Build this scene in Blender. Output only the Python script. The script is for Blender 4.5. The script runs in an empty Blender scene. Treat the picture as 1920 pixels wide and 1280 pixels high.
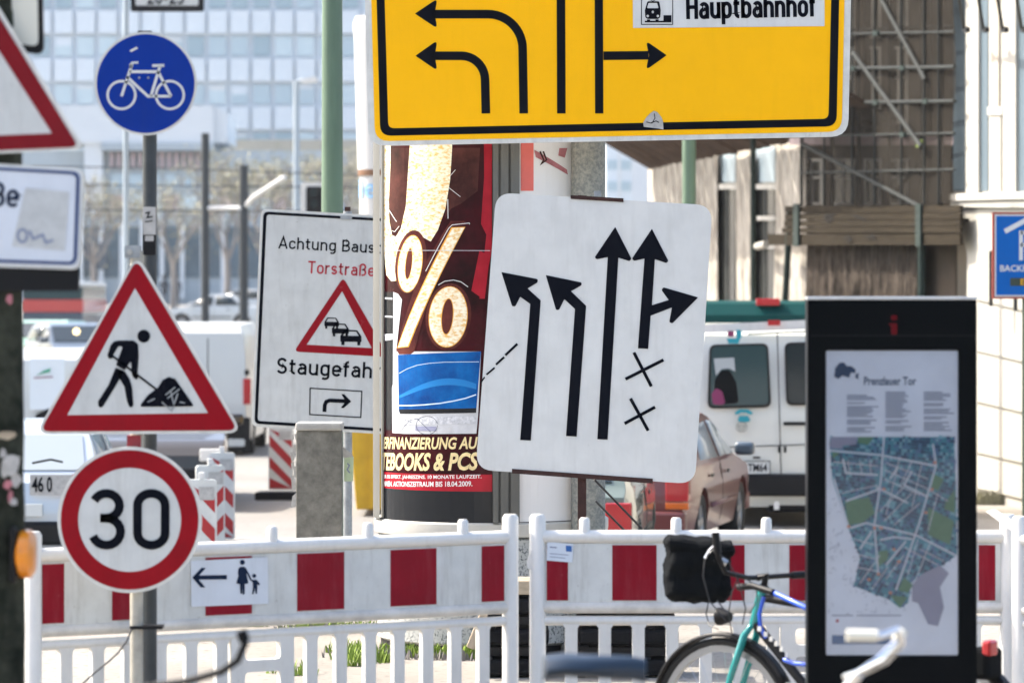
import bpy, bmesh, math, random
from mathutils import Vector, Matrix
from mathutils.geometry import tessellate_polygon
rnd = random.Random(7)
R = math.radians
SC = bpy.context.scene
COL = SC.collection

# ------------------------------------------------------------------ camera, sky, sun, exposure
F, CX, HY, H = 7000.0, 960.0, 555.0, 2.06      # focal length and horizon in photo pixels, eye height
cd = bpy.data.cameras.new('camera'); cam = bpy.data.objects.new('camera', cd); COL.objects.link(cam)
cam.location = (0, 0, H); cam.rotation_euler = (R(90), 0, 0)
cd.sensor_width = 36; cd.lens = F/1920*36; cd.shift_y = -(640-HY)/1920
cd.clip_start = 0.5; cd.clip_end = 3000
cd.dof.use_dof = True; cd.dof.focus_distance = 21.0; cd.dof.aperture_fstop = 3.7
SC.camera = cam
SUN_AZ, SUN_EL = R(-66), R(47)                 # azimuth from +Y towards +X: left and a little beyond the signs
sd = Vector((math.sin(SUN_AZ)*math.cos(SUN_EL), math.cos(SUN_AZ)*math.cos(SUN_EL), math.sin(SUN_EL)))
w = bpy.data.worlds.new('World'); SC.world = w; w.use_nodes = True
nt = w.node_tree; sky = nt.nodes.new('ShaderNodeTexSky'); sky.sky_type = 'NISHITA'; sky.sun_disc = False
sky.sun_elevation = SUN_EL; sky.sun_rotation = SUN_AZ; sky.air_density = 1.0; sky.dust_density = 4.0; sky.ozone_density = 1.0
bg = nt.nodes['Background']; bg.inputs[1].default_value = 0.15
nt.links.new(sky.outputs[0], bg.inputs[0])
ld = bpy.data.lights.new('sun', 'SUN'); ld.energy = 3.0; ld.angle = R(0.53); ld.color = (1, .94, .84)
sun = bpy.data.objects.new('sun', ld); COL.objects.link(sun); sun.rotation_euler = sd.to_track_quat('Z', 'Y').to_euler()
sun.location = (-20, 10, 30)
vs = SC.view_settings; vs.view_transform = 'Standard'; vs.look = 'None'; vs.gamma = 1; vs.use_curve_mapping = False
vs.exposure = 1.6

# ------------------------------------------------------------------ materials
MATS = {}
def mat(name, col, rough=.5, metal=0., var=0., vscale=8., bump=0., bscale=60., col2=None, spec=.5, coat=0., emit=0., alpha=1., stretch=None, thr=None, trans=0., ior=1.45, grime=0., gcol=(.16,.14,.11)):
    m = bpy.data.materials.new(name); m.use_nodes = True; MATS[name] = m
    t = m.node_tree; b = t.nodes['Principled BSDF']
    b.inputs['Base Color'].default_value = (*col, 1); b.inputs['Roughness'].default_value = rough
    b.inputs['Metallic'].default_value = metal; b.inputs['Specular IOR Level'].default_value = spec
    b.inputs['Coat Weight'].default_value = coat; b.inputs['Coat Roughness'].default_value = .05
    b.inputs['Alpha'].default_value = alpha; b.inputs['IOR'].default_value = ior
    b.inputs['Transmission Weight'].default_value = trans
    if emit: b.inputs['Emission Color'].default_value = (*col, 1); b.inputs['Emission Strength'].default_value = emit
    if var or bump or col2 or grime:
        tc = t.nodes.new('ShaderNodeTexCoord'); mp = t.nodes.new('ShaderNodeMapping')
        t.links.new(tc.outputs['Object'], mp.inputs[0])
        if stretch: mp.inputs['Scale'].default_value = stretch
    if var or col2:
        n = t.nodes.new('ShaderNodeTexNoise'); n.inputs['Scale'].default_value = vscale; n.inputs['Detail'].default_value = 6
        n.inputs['Roughness'].default_value = .65
        t.links.new(mp.outputs[0], n.inputs[0])
        cr = t.nodes.new('ShaderNodeValToRGB')
        c2 = col2 or tuple(max(0, c*(1-var)) for c in col)
        lo, hi = thr or (.35, .65)
        cr.color_ramp.elements[0].position = lo; cr.color_ramp.elements[1].position = hi
        cr.color_ramp.elements[0].color = (*c2, 1); cr.color_ramp.elements[1].color = (*col, 1)
        t.links.new(n.outputs[0], cr.inputs[0]); t.links.new(cr.outputs[0], b.inputs['Base Color'])
    if grime:      # dirt: vertical run-off streaks, small scuffs and specks with shapes of their own
        src = b.inputs['Base Color'].links[0].from_socket if b.inputs['Base Color'].links else None
        def lay(scale, st, lo, hi, amt, src):
            q = t.nodes.new('ShaderNodeMapping'); q.inputs['Scale'].default_value = st; t.links.new(tc.outputs['Object'], q.inputs[0])
            g = t.nodes.new('ShaderNodeTexNoise'); g.inputs['Scale'].default_value = scale; g.inputs['Detail'].default_value = 5; g.inputs['Roughness'].default_value = .7
            t.links.new(q.outputs[0], g.inputs[0])
            mr = t.nodes.new('ShaderNodeMapRange'); mr.inputs['From Min'].default_value = lo; mr.inputs['From Max'].default_value = hi; mr.inputs['To Max'].default_value = amt
            t.links.new(g.outputs[0], mr.inputs[0])
            mx = t.nodes.new('ShaderNodeMix'); mx.data_type = 'RGBA'; mx.inputs['B'].default_value = (*gcol, 1)
            if src: t.links.new(src, mx.inputs['A'])
            else: mx.inputs['A'].default_value = (*col, 1)
            t.links.new(mr.outputs[0], mx.inputs['Factor']); return mx.outputs['Result']
        src = lay(7, (3,3,.35), .50, .78, .40*grime, src)
        src = lay(38, (1,1,1), .66, .72, .75*grime, src)
        src = lay(16, (1.6,1.6,5), .68, .74, .5*grime, src)
        t.links.new(src, b.inputs['Base Color'])
    if bump:
        n2 = t.nodes.new('ShaderNodeTexNoise'); n2.inputs['Scale'].default_value = bscale; n2.inputs['Detail'].default_value = 5
        t.links.new(mp.outputs[0], n2.inputs[0])
        bp = t.nodes.new('ShaderNodeBump'); bp.inputs['Strength'].default_value = bump; bp.inputs['Distance'].default_value = .01
        t.links.new(n2.outputs[0], bp.inputs['Height']); t.links.new(bp.outputs[0], b.inputs['Normal'])
    return m
mat('sign_white', (.65,.65,.625), .45, var=.10, vscale=5, spec=.25, grime=.28)
mat('sign_grey_white', (.59,.60,.58), .45, var=.12, vscale=6, spec=.25, grime=.6)
mat('sign_bluewhite', (.64,.68,.74), .45, var=.08, vscale=6, spec=.25, grime=.3)
mat('sign_yellow', (1.0,.50,.0), .6, var=.05, vscale=2, spec=.12, grime=.22, gcol=(.55,.26,.0))
mat('sign_black', (.003,.004,.008), .6, spec=.03)
mat('sign_navy', (.006,.016,.045), .5, spec=.1)
mat('sign_red', (.28,.002,.009), .5, var=.18, vscale=9, spec=.12, grime=.5, gcol=(.10,.01,.012))
mat('worn_red', (.26,.002,.009), .5, col2=(.36,.10,.11), vscale=14, thr=(.22,.33), spec=.12, grime=.5, gcol=(.10,.01,.012))
mat('faded_red', (.20,.008,.014), .5, var=.15, vscale=8, spec=.12)
mat('info_red', (.10,.003,.006), .4, spec=.1)
mat('text_red', (.42,.012,.03), .4)
mat('sign_blue', (.0,.030,.27), .5, var=.12, vscale=6, spec=.12, grime=.3, gcol=(.05,.06,.12))
mat('p_blue', (.002,.11,.42), .5, var=.1, vscale=5, spec=.1)
mat('frame_blue', (.012,.035,.13), .4)
mat('alu', (.55,.56,.56), .4, metal=.3, var=.15, vscale=20)
mat('rim_white', (.68,.67,.62), .4, var=.15, vscale=15, grime=.7)
mat('zinc', (.36,.38,.39), .5, metal=.4, var=.35, vscale=14, bump=.1)
mat('beige_pole', (.46,.43,.36), .6, var=.3, vscale=10, bump=.1)
mat('dark_pole', (.035,.042,.046), .45, var=.3, vscale=12, bump=.1)
mat('red_tape', (.27,.02,.03), .5, var=.3, vscale=10)
mat('green_pole', (.115,.185,.12), .5, var=.2, vscale=3, stretch=(4,4,.6), bump=.05)
mat('rust', (.045,.014,.010), .8, var=.4, vscale=20, bump=.3)
mat('concrete', (.24,.23,.20), .9, var=.5, vscale=9, bump=.5, bscale=45, spec=.06)
mat('concrete_light', (.42,.41,.38), .9, var=.2, vscale=9, bump=.3)
mat('terrazzo', (.46,.46,.43), .8, col2=(.10,.11,.11), vscale=75, thr=(.40,.50), bump=.2)
mat('mast', (.33,.33,.29), .85, col2=(.20,.21,.20), vscale=45, thr=(.4,.6), bump=.3, spec=.06)
mat('plastic_white', (.70,.685,.65), .42, var=.08, vscale=6, grime=.45, bump=.03, bscale=120)
mat('plastic_dirty', (.68,.65,.60), .45, var=.25, vscale=9, bump=.05)
mat('board_white', (.62,.63,.61), .42, var=.12, vscale=9, spec=.25, grime=1.)
mat('band_red', (.235,.002,.014), .5, var=.16, vscale=5, spec=.15, grime=.6, gcol=(.36,.10,.11))
mat('baken_red', (.42,.018,.02), .5, var=.12, vscale=8)
mat('baken_white', (.66,.66,.62), .5, var=.15, vscale=8)
mat('black_rubber', (.008,.008,.009), .7, spec=.15, var=.3, vscale=20, bump=.3)
mat('black_plastic', (.008,.008,.009), .45, bump=.1, spec=.2)
mat('black_fabric', (.005,.006,.007), .9, spec=.1, bump=.4, bscale=200)
mat('stele_black', (.002,.003,.004), .3, spec=.05)
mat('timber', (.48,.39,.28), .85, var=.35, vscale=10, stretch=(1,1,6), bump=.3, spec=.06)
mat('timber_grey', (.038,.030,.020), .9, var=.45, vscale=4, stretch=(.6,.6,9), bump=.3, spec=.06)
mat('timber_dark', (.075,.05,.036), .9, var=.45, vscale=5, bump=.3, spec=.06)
mat('bark', (.055,.058,.042), .95, col2=(.010,.012,.009), vscale=8, bump=.8, bscale=35, spec=.06)
mat('paper', (.50,.48,.45), .9, var=.3, vscale=25)
mat('paper_pink', (.48,.18,.2), .9, var=.3, vscale=25)
mat('paper_green', (.50,.60,.40), .8, var=.2, vscale=25)
mat('amber', (.85,.27,.01), .3, var=.35, vscale=9, coat=.5)
mat('chrome', (.78,.79,.80), .12, metal=1)
mat('steel', (.5,.5,.5), .3, metal=1)
mat('teal_paint', (.005,.24,.23), .25, coat=.8)
mat('blue_tube', (.01,.08,.55), .35, coat=.3)
mat('tyre', (.012,.012,.012), .8)
mat('rim_metal', (.30,.31,.32), .35, metal=.6)
mat('saddle_blue', (.012,.025,.045), .35)
mat('cream', (.72,.69,.58), .6)
mat('glass_dark', (.012,.022,.026), .06, spec=.6)
mat('glass_teal', (.022,.055,.06), .06, spec=.7)
mat('glass_pale', (.38,.42,.43), .08, spec=.7)
mat('car_white', (.64,.64,.58), .35, coat=.5)
mat('car_white2', (.56,.58,.57), .4, coat=.4)
mat('car_rose', (.14,.038,.033), .38, coat=.55, spec=.4)
mat('car_green', (.15,.19,.16), .25, metal=.35, coat=.9)
mat('car_silver', (.50,.55,.60), .32, metal=.3, coat=.7)
mat('car_navy', (.05,.075,.10), .3, coat=.8)
mat('car_red', (.50,.06,.05), .35, coat=.6)
mat('car_lightgreen', (.25,.42,.30), .35, coat=.5)
mat('car_gold', (.030,.022,.012), .3, metal=.4, coat=.8)
mat('teal_roof', (.003,.05,.05), .6, spec=.1)
mat('tail_red', (.42,.015,.02), .2, coat=.5)
mat('tail_orange', (.60,.13,.02), .2, coat=.5)
mat('tail_white', (.75,.73,.68), .2, coat=.5)
mat('plate_white', (.62,.63,.60), .4)
mat('logo_teal', (.01,.27,.33), .4)
mat('logo_magenta', (.20,.02,.09), .4)
mat('logo_green', (.02,.30,.17), .4)
mat('emblem', (.3,.31,.3), .3, metal=.8)
# column poster
mat('post_maroon', (.055,.004,.008), .2, col2=(.012,.003,.004), vscale=3.2, spec=.15)
mat('post_brown', (.10,.03,.025), .2, col2=(.025,.008,.008), vscale=5, spec=.15)
mat('post_red', (.42,.015,.03), .2, var=.35, vscale=4, spec=.15)
mat('post_glitter', (.90,.84,.66), .2, col2=(.76,.46,.12), vscale=30, thr=(.36,.55), stretch=(1,1,2.2), spec=.2)
mat('post_gold_edge', (.85,.42,.06), .2, spec=.2)
mat('post_bronze', (.13,.030,.022), .2, col2=(.05,.008,.010), vscale=7, spec=.2)
mat('post_goldtext', (.92,.74,.38), .2, var=.25, vscale=30, spec=.5)
mat('post_blue', (.005,.13,.42), .15, col2=(.003,.05,.22), vscale=4.5, spec=.15)
mat('post_wave', (.02,.20,.52), .2, spec=.15)
mat('post_wave_white', (.62,.78,.90), .2, spec=.15)
mat('post_silver', (.62,.63,.65), .2, var=.15, vscale=12, spec=.15)
mat('post_key', (.40,.42,.45), .2, col2=(.70,.71,.74), vscale=55, spec=.5)
mat('post_dark', (.016,.018,.021), .15, spec=.2)
mat('post_white', (.80,.79,.78), .25, var=.04, vscale=4)
mat('post_coral', (.78,.16,.13), .3, var=.1)
mat('col_frame', (.13,.13,.12), .5, metal=.2, var=.15, vscale=5)
mat('col_rim', (.55,.53,.48), .45, var=.1)
# map
mat('map_paper', (.74,.78,.88), .15, var=.10, vscale=5, spec=.6)
mat('map_grey', (.30,.31,.43), .2, var=.1)
mat('map_navy', (.025,.06,.14), .2); mat('map_teal', (.06,.24,.33), .2); mat('map_blue', (.09,.17,.33), .2)
mat('map_green', (.10,.24,.16), .2, var=.2, vscale=30); mat('map_orange', (.60,.20,.10), .3); mat('map_text', (.20,.23,.33), .3)
mat('map_road', (.60,.64,.74), .2); mat('map_cyan', (.20,.42,.52), .2)
# buildings
mat('far_wall', (.64,.70,.75), .6, var=.06, vscale=.4)  # far fronts paled: part of the distance haze sits in these colours
mat('far_panel', (.72,.78,.82), .45, var=.05, vscale=.7)
mat('far_glass_a', (.34,.45,.50), .3, spec=.4); mat('far_glass_b', (.46,.57,.62), .3, spec=.4); mat('far_glass_c', (.56,.67,.71), .3, spec=.4)
mat('hall_white', (.70,.73,.74), .7, var=.05, vscale=.3)
mat('hall_grey', (.42,.48,.51), .7, var=.15, vscale=.3); mat('hall_pink', (.52,.40,.40), .7, var=.15, vscale=.6)
mat('shop_glass', (.12,.18,.22), .15, var=.4, vscale=.5)
mat('tan_wall', (.46,.42,.34), .8, var=.15, vscale=.4)
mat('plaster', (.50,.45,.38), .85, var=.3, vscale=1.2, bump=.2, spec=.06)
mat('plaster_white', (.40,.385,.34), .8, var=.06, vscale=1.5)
mat('stone_tan_shaded', (.09,.072,.056), .85, var=.3, vscale=2, spec=.06)  # tan stone, darkened to carry the shade behind the net
mat('tarp', (.50,.46,.40), .8, col2=(.17,.15,.125), vscale=2.6, stretch=(3,3,.6), thr=(.34,.62), spec=.06)  # dark streaks paint the shading of wrinkles into the sheet
mat('tarp_brown_shaded', (.09,.072,.058), .85, col2=(.012,.010,.008), vscale=3, stretch=(4,4,1.), thr=(.36,.64), spec=.06)  # brown sheet with the canopy's shade put into its colour
mat('win_dark', (.03,.032,.03), .15); mat('win_blue', (.11,.15,.18), .4, var=.15, vscale=.8, spec=.1)
mat('win_frame', (.50,.48,.43), .6)
mat('scaff', (.045,.048,.045), .6, metal=.1, var=.3, vscale=6, spec=.06)
mat('scaff_dark', (.035,.05,.045), .5, var=.3, vscale=6, spec=.06)
mat('sign_frame_red', (.30,.04,.02), .5)
mat('post_green_dark', (.03,.05,.03), .6, var=.3)
mat('yellow_skip', (.62,.36,.01), .5, var=.2, vscale=3)
mat('tower_white', (.60,.59,.56), .5, var=.03)
mat('tower_band', (.20,.10,.05), .6); mat('light_blue', (.33,.56,.80), .4)
mat('wire', (.02,.02,.022), .5)
mat('leaf_fresh', (.26,.36,.05), .7, var=.4, vscale=20); mat('leaf_bud', (.36,.34,.22), .8, var=.4, vscale=1.5); mat('twig', (.22,.20,.185), .9)  # bud colour paled, haze over the far trees put into it
mat('lamp_white', (.75,.73,.68), .4); mat('lamp_warm', (1, .75, .35), .4, emit=1.5)
mat('person_dark', (.02,.025,.035), .8); mat('skin', (.42,.26,.19), .6); mat('person_red', (.35,.04,.05), .8)
mat('sticker', (.62,.68,.76), .5, var=.06); mat('sticker_blue', (.02,.11,.35), .5)
# ground materials
def ground_mat(name, c1, c2, c3, sc):
    m = bpy.data.materials.new(name); m.use_nodes = True; MATS[name] = m; t = m.node_tree; b = t.nodes['Principled BSDF']
    b.inputs['Roughness'].default_value = .9
    tc = t.nodes.new('ShaderNodeTexCoord')
    n1 = t.nodes.new('ShaderNodeTexNoise'); n1.inputs['Scale'].default_value = sc; n1.inputs['Detail'].default_value = 8
    n2 = t.nodes.new('ShaderNodeTexNoise'); n2.inputs['Scale'].default_value = sc*40; n2.inputs['Detail'].default_value = 4
    t.links.new(tc.outputs['Object'], n1.inputs[0]); t.links.new(tc.outputs['Object'], n2.inputs[0])
    r1 = t.nodes.new('ShaderNodeValToRGB'); r1.color_ramp.elements[0].position = .38; r1.color_ramp.elements[1].position = .62
    r1.color_ramp.elements[0].color = (*c1,1); r1.color_ramp.elements[1].color = (*c2,1)
    mx = t.nodes.new('ShaderNodeMix'); mx.data_type = 'RGBA'; mx.inputs['B'].default_value = (*c3,1)
    r2 = t.nodes.new('ShaderNodeValToRGB'); r2.color_ramp.elements[0].position = .55; r2.color_ramp.elements[1].position = .75
    t.links.new(n1.outputs[0], r1.inputs[0]); t.links.new(r1.outputs[0], mx.inputs['A']); t.links.new(n2.outputs[0], r2.inputs[0])
    t.links.new(r2.outputs[0], mx.inputs['Factor']); t.links.new(mx.outputs['Result'], b.inputs['Base Color'])
    bp = t.nodes.new('ShaderNodeBump'); bp.inputs['Strength'].default_value = .4; bp.inputs['Distance'].default_value = .01
    t.links.new(n2.outputs[0], bp.inputs['Height']); t.links.new(bp.outputs[0], b.inputs['Normal'])
ground_mat('paving', (.20,.18,.15), (.29,.265,.23), (.11,.095,.08), .5)
ground_mat('asphalt', (.19,.18,.165), (.25,.24,.22), (.13,.125,.12), .25)
def net_mat(name, col, op):
    m = bpy.data.materials.new(name); m.use_nodes = True; MATS[name] = m; t = m.node_tree
    b = t.nodes['Principled BSDF']; b.inputs['Base Color'].default_value = (*col,1); b.inputs['Roughness'].default_value = .9; b.inputs['Specular IOR Level'].default_value = 0.
    tc = t.nodes.new('ShaderNodeTexCoord'); n = t.nodes.new('ShaderNodeTexNoise'); n.inputs['Scale'].default_value = .9; n.inputs['Detail'].default_value = 5
    mr = t.nodes.new('ShaderNodeMapRange'); mr.inputs['From Min'].default_value = .3; mr.inputs['From Max'].default_value = .7
    mr.inputs['To Min'].default_value = op-.14; mr.inputs['To Max'].default_value = op+.12
    t.links.new(tc.outputs['Object'], n.inputs[0]); t.links.new(n.outputs[0], mr.inputs[0]); t.links.new(mr.outputs[0], b.inputs['Alpha'])
net_mat('debris_net', (.030,.027,.023), .74)

# ------------------------------------------------------------------ helpers
def gx(x, D): return (x-CX)/F*D
def zz(y, D): return H-(y-HY)/F*D
def P(x, y, D): return Vector((gx(x,D), D, zz(y,D)))
def tag(o, label=None, cat=None, group=None, kind=None):
    if label: o['label'] = label
    if cat: o['category'] = cat
    if group: o['group'] = group
    if kind: o['kind'] = kind
    return o
def thing(name, label, cat, loc=(0,0,0), rz=0., group=None):
    o = bpy.data.objects.new(name, None); COL.objects.link(o); o.empty_display_size = .1
    o.location = loc; o.rotation_euler = (0,0,rz)
    return tag(o, label, cat, group)
def link(name, me, m, parent=None, smooth=False):
    o = bpy.data.objects.new(name, me); COL.objects.link(o)
    if m and not me.materials: me.materials.append(MATS[m])
    if parent: o.parent = parent
    if smooth:
        me.polygons.foreach_set('use_smooth', [True]*len(me.polygons)); me.set_sharp_from_angle(angle=R(38))
    return o
class MB:
    def __init__(s): s.v=[]; s.f=[]; s.mi=[]; s.cur=0
    def face(s, pts):
        i=len(s.v); s.v += [tuple(p) for p in pts]; s.f.append(tuple(range(i,i+len(pts)))); s.mi.append(s.cur)
    def box(s, a, b, M=None):
        x0,y0,z0=a; x1,y1,z1=b; i=len(s.v)
        c=[(x0,y0,z0),(x1,y0,z0),(x1,y1,z0),(x0,y1,z0),(x0,y0,z1),(x1,y0,z1),(x1,y1,z1),(x0,y1,z1)]
        if M: c=[tuple(M@Vector(p)) for p in c]
        s.v+=c
        for q in ((0,3,2,1),(4,5,6,7),(0,1,5,4),(1,2,6,5),(2,3,7,6),(3,0,4,7)): s.f.append(tuple(i+k for k in q)); s.mi.append(s.cur)
        return s
    def tube(s, pts, r, n=10, caps=True, closed=False):
        pts=[Vector(p) for p in pts]; m=len(pts); rs = r if isinstance(r,(list,tuple)) else [r]*m
        up=None; rings=[]
        for k in range(m):
            if closed: d=pts[(k+1)%m]-pts[k-1]
            else: d=pts[min(k+1,m-1)]-pts[max(k-1,0)]
            d.normalize()
            if up is None:
                up=Vector((0,0,1)) if abs(d.z)<.9 else Vector((1,0,0))
            a=(up-d*up.dot(d)); a.normalize(); up=a; b=d.cross(a)
            i=len(s.v)
            for j in range(n):
                t=2*math.pi*j/n; s.v.append(tuple(pts[k]+(a*math.cos(t)+b*math.sin(t))*rs[k]))
            rings.append(i)
        for k in range(m if closed else m-1):
            i,j=rings[k],rings[(k+1)%m]
            for q in range(n):
                s.f.append((i+q,i+(q+1)%n,j+(q+1)%n,j+q)); s.mi.append(s.cur)
        if caps and not closed:
            s.f.append(tuple(rings[0]+q for q in range(n-1,-1,-1))); s.mi.append(s.cur)
            s.f.append(tuple(rings[-1]+q for q in range(n))); s.mi.append(s.cur)
        return s
    def lathe(s, prof, c=(0,0,0), n=32, axis='z', a0=0., a1=2*math.pi):
        full = abs(a1-a0-2*math.pi)<1e-6; m = n if full else n+1; i=len(s.v); c=Vector(c)
        for r,h in prof:
            for k in range(m):
                t=a0+(a1-a0)*k/n
                p=(r*math.cos(t), r*math.sin(t), h) if axis=='z' else ((h, r*math.cos(t), r*math.sin(t)) if axis=='x' else (r*math.cos(t), h, -r*math.sin(t)))
                s.v.append(tuple(c+Vector(p)))
        for j in range(len(prof)-1):
            for k in range(n if not full else m):
                a=i+j*m+k; b=i+j*m+(k+1)%m
                s.f.append((a,b,b+m,a+m)); s.mi.append(s.cur)
        return s
    def prism(s, poly, y0, y1, holes=()):
        """polygon in (x,z), from y0 (front) to y1"""
        loops=[list(poly)]+[list(h) for h in holes]; flat=[p for l in loops for p in l]; n=len(flat); i=len(s.v)
        tris=[(0,1,2)] if len(flat)==3 else [t for t in tessellate_polygon([[Vector((p[0],p[1],0)) for p in l] for l in loops]) if len(set(t))==3]
        s.v += [(p[0],y0,p[1]) for p in flat]
        if y1 is not None: s.v += [(p[0],y1,p[1]) for p in flat]
        for t in tris:
            a,b,c=t
            ar=(flat[b][0]-flat[a][0])*(flat[c][1]-flat[a][1])-(flat[b][1]-flat[a][1])*(flat[c][0]-flat[a][0])
            if ar<0: b,c=c,b
            s.f.append((i+a,i+b,i+c)); s.mi.append(s.cur)
            if y1 is not None: s.f.append((i+n+a,i+n+c,i+n+b)); s.mi.append(s.cur)
        if y1 is not None:
            o=0
            for l in loops:
                m=len(l)
                for k in range(m):
                    a=i+o+k; b=i+o+(k+1)%m; s.f.append((a,a+n,b+n,b)); s.mi.append(s.cur)
                o+=m
        return s
    def build(s, name, m, parent=None, smooth=False, bevel=0., seg=2, fix=False, M=None):
        me=bpy.data.meshes.new(name); me.from_pydata(s.v,[],s.f)
        ml = m if isinstance(m,(list,tuple)) else [m]
        for q in ml: me.materials.append(MATS[q])
        if len(ml)>1: me.polygons.foreach_set('material_index', s.mi)
        if fix:
            b=bmesh.new(); b.from_mesh(me); bmesh.ops.recalc_face_normals(b, faces=b.faces); b.to_mesh(me); b.free()
        if M: me.transform(M)
        o=link(name,me,None,parent,smooth)
        if bevel:
            md=o.modifiers.new('bevel','BEVEL'); md.width=bevel; md.segments=seg; md.limit_method='ANGLE'; md.angle_limit=R(40)
        return o
def arc(cx, cy, rx, ry, a0, a1, n=10):
    return [(cx+rx*math.cos(R(a0+(a1-a0)*k/n)), cy+ry*math.sin(R(a0+(a1-a0)*k/n))) for k in range(n+1)]
def ell(cx, cy, rx, ry, n=40, rot=0.):
    c,s=math.cos(R(rot)),math.sin(R(rot)); out=[]
    for k in range(n):
        a=2*math.pi*k/n; x,y=rx*math.cos(a),ry*math.sin(a); out.append((cx+x*c-y*s, cy+x*s+y*c))
    return out
def rpoly(pts, r, n=5):
    """round the corners of a polygon"""
    out=[]; m=len(pts); rs=r if isinstance(r,(list,tuple)) else [r]*m
    for k in range(m):
        p=Vector(pts[k]); a=Vector(pts[k-1])-p; b=Vector(pts[(k+1)%m])-p
        if rs[k]<=0: out.append(tuple(p)); continue
        ang=a.angle(b); d=min(rs[k]/math.tan(ang/2), a.length*.49, b.length*.49)
        p0=p+a.normalized()*d; p1=p+b.normalized()*d
        for j in range(n+1):
            t=j/n; q=p0*(1-t)**2+p*2*t*(1-t)+p1*t*t; out.append((q.x,q.y))
    return out
def ribbon(pts, w, closed=False):
    """outline quads of a stroked polyline, mitred"""
    P2=[Vector(p) for p in pts]; n=len(P2); L=[];Rr=[]
    for k in range(n):
        if closed: a=P2[k]-P2[k-1]; b=P2[(k+1)%n]-P2[k]
        else:
            a=P2[k]-P2[max(k-1,0)]; b=P2[min(k+1,n-1)]-P2[k]
            if k==0: a=b
            if k==n-1: b=a
        a=a.normalized(); b=b.normalized(); t=(a+b)
        t = t.normalized() if t.length>1e-6 else a
        nrm=Vector((-t.y,t.x)); c=max(.35,nrm.dot(Vector((-a.y,a.x)))); o=nrm*(w/2/c)
        L.append(P2[k]+o); Rr.append(P2[k]-o)
    q=[]
    for k in range(n if closed else n-1):
        j=(k+1)%n; q.append([tuple(L[k]),tuple(L[j]),tuple(Rr[j]),tuple(Rr[k])])
    return q
def lerp_tab(tab, v):
    if v<=tab[0][0]: return tab[0][1]
    for (a,b),(c,d) in zip(tab,tab[1:]):
        if v<=c: return b+(d-b)*(v-a)/(c-a)
    return tab[-1][1]
# --- lettering drawn as single-width strokes (traffic lettering)
def _g():
    G={}; A=arc
    def st(x0,x1,y0,y1): r=(x1-x0)/2; c=(x0+x1)/2; return A(c,y1-r,r,r,0,180,12)+A(c,y0+r,r,r,180,360,12)+[(x1,y1-r)]
    G['A']=(.66,[[(.04,0),(.33,.96),(.62,0)],[(.15,.29),(.51,.29)]])
    G['c']=(.50,[A(.26,.46,.19,.19,10,180)+A(.26,.26,.19,.19,180,350)])
    G['h']=(.54,[[(.07,0),(.07,1)],[(.07,.44)]+A(.26,.46,.19,.19,180,0)+[(.45,0)]])
    G['t']=(.36,[[(.14,.92),(.14,.24)]+A(.31,.24,.17,.17,180,275,6),[(0,.65),(.34,.65)]])
    G['u']=(.54,[[(.07,.72)]+A(.26,.26,.19,.19,180,360)+[(.45,.72)],[(.45,.72),(.45,0)]])
    G['n']=(.54,[[(.07,0),(.07,.72)],[(.07,.44)]+A(.26,.46,.19,.19,180,0)+[(.45,0)]])
    G['g']=(.54,[st(.07,.45,.07,.65),[(.45,.72),(.45,0)]+A(.26,-.01,.19,.17,0,-135)])
    G['B']=(.60,[[(.07,0),(.07,1)],[(.07,.93),(.30,.93)]+A(.30,.725,.19,.205,90,-90)+[(.07,.52)],[(.07,.52),(.32,.52)]+A(.32,.295,.21,.225,90,-90)+[(.07,.07)]])
    G['a']=(.52,[[(.43,0),(.43,.46)]+A(.25,.47,.18,.18,0,150),[(.43,.41),(.23,.41)]+A(.23,.24,.165,.17,90,270)+[(.27,.07),(.43,.17)]])
    G['s']=(.47,[A(.22,.50,.155,.15,15,270,9)[:-1]+[(.22,.36)]+A(.22,.215,.165,.145,90,-165,9)])
    G['l']=(.27,[[(.07,1),(.07,.22)]+A(.21,.22,.14,.15,180,275,6)])
    G['e']=(.52,[[(.08,.35),(.45,.35),(.45,.46)]+A(.26,.46,.19,.19,0,180)+A(.26,.26,.19,.19,180,330)])
    G['T']=(.58,[[(0,.93),(.56,.93)],[(.28,.93),(.28,0)]])
    G['o']=(.52,[st(.07,.45,.07,.65)])
    G['r']=(.38,[[(.07,0),(.07,.72)],[(.07,.42)]+A(.27,.46,.20,.19,180,70,7)])
    G['ß']=(.58,[[(.07,0),(.07,.74)]+A(.26,.74,.19,.19,180,0)+A(.28,.70,.17,.19,0,-70,5)+[(.24,.51)],[(.24,.51),(.30,.51)]+A(.29,.29,.19,.22,90,-90)+[(.20,.07)]])
    G['S']=(.60,[A(.29,.715,.20,.215,20,270,12)[:-1]+[(.29,.50)]+A(.29,.285,.22,.215,90,-160,12)])
    G['f']=(.36,[[(.14,0),(.14,.78)]+A(.29,.78,.15,.15,180,85,6),[(0,.65),(.32,.65)]])
    G['H']=(.62,[[(.07,0),(.07,1)],[(.53,0),(.53,1)],[(.07,.52),(.53,.52)]])
    G['p']=(.54,[[(.07,-.26),(.07,.72)],st(.07,.45,.07,.65)])
    G['b']=(.54,[[(.07,0),(.07,1)],st(.07,.45,.07,.65)])
    G['3']=(.60,[A(.28,.725,.19,.205,155,-90,14)+[(.19,.52)],[(.19,.52)]+A(.28,.295,.205,.225,90,-160,14)])
    G['0']=(.60,[st(.09,.49,.07,.93)])
    return G
GLY=_g()
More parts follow.
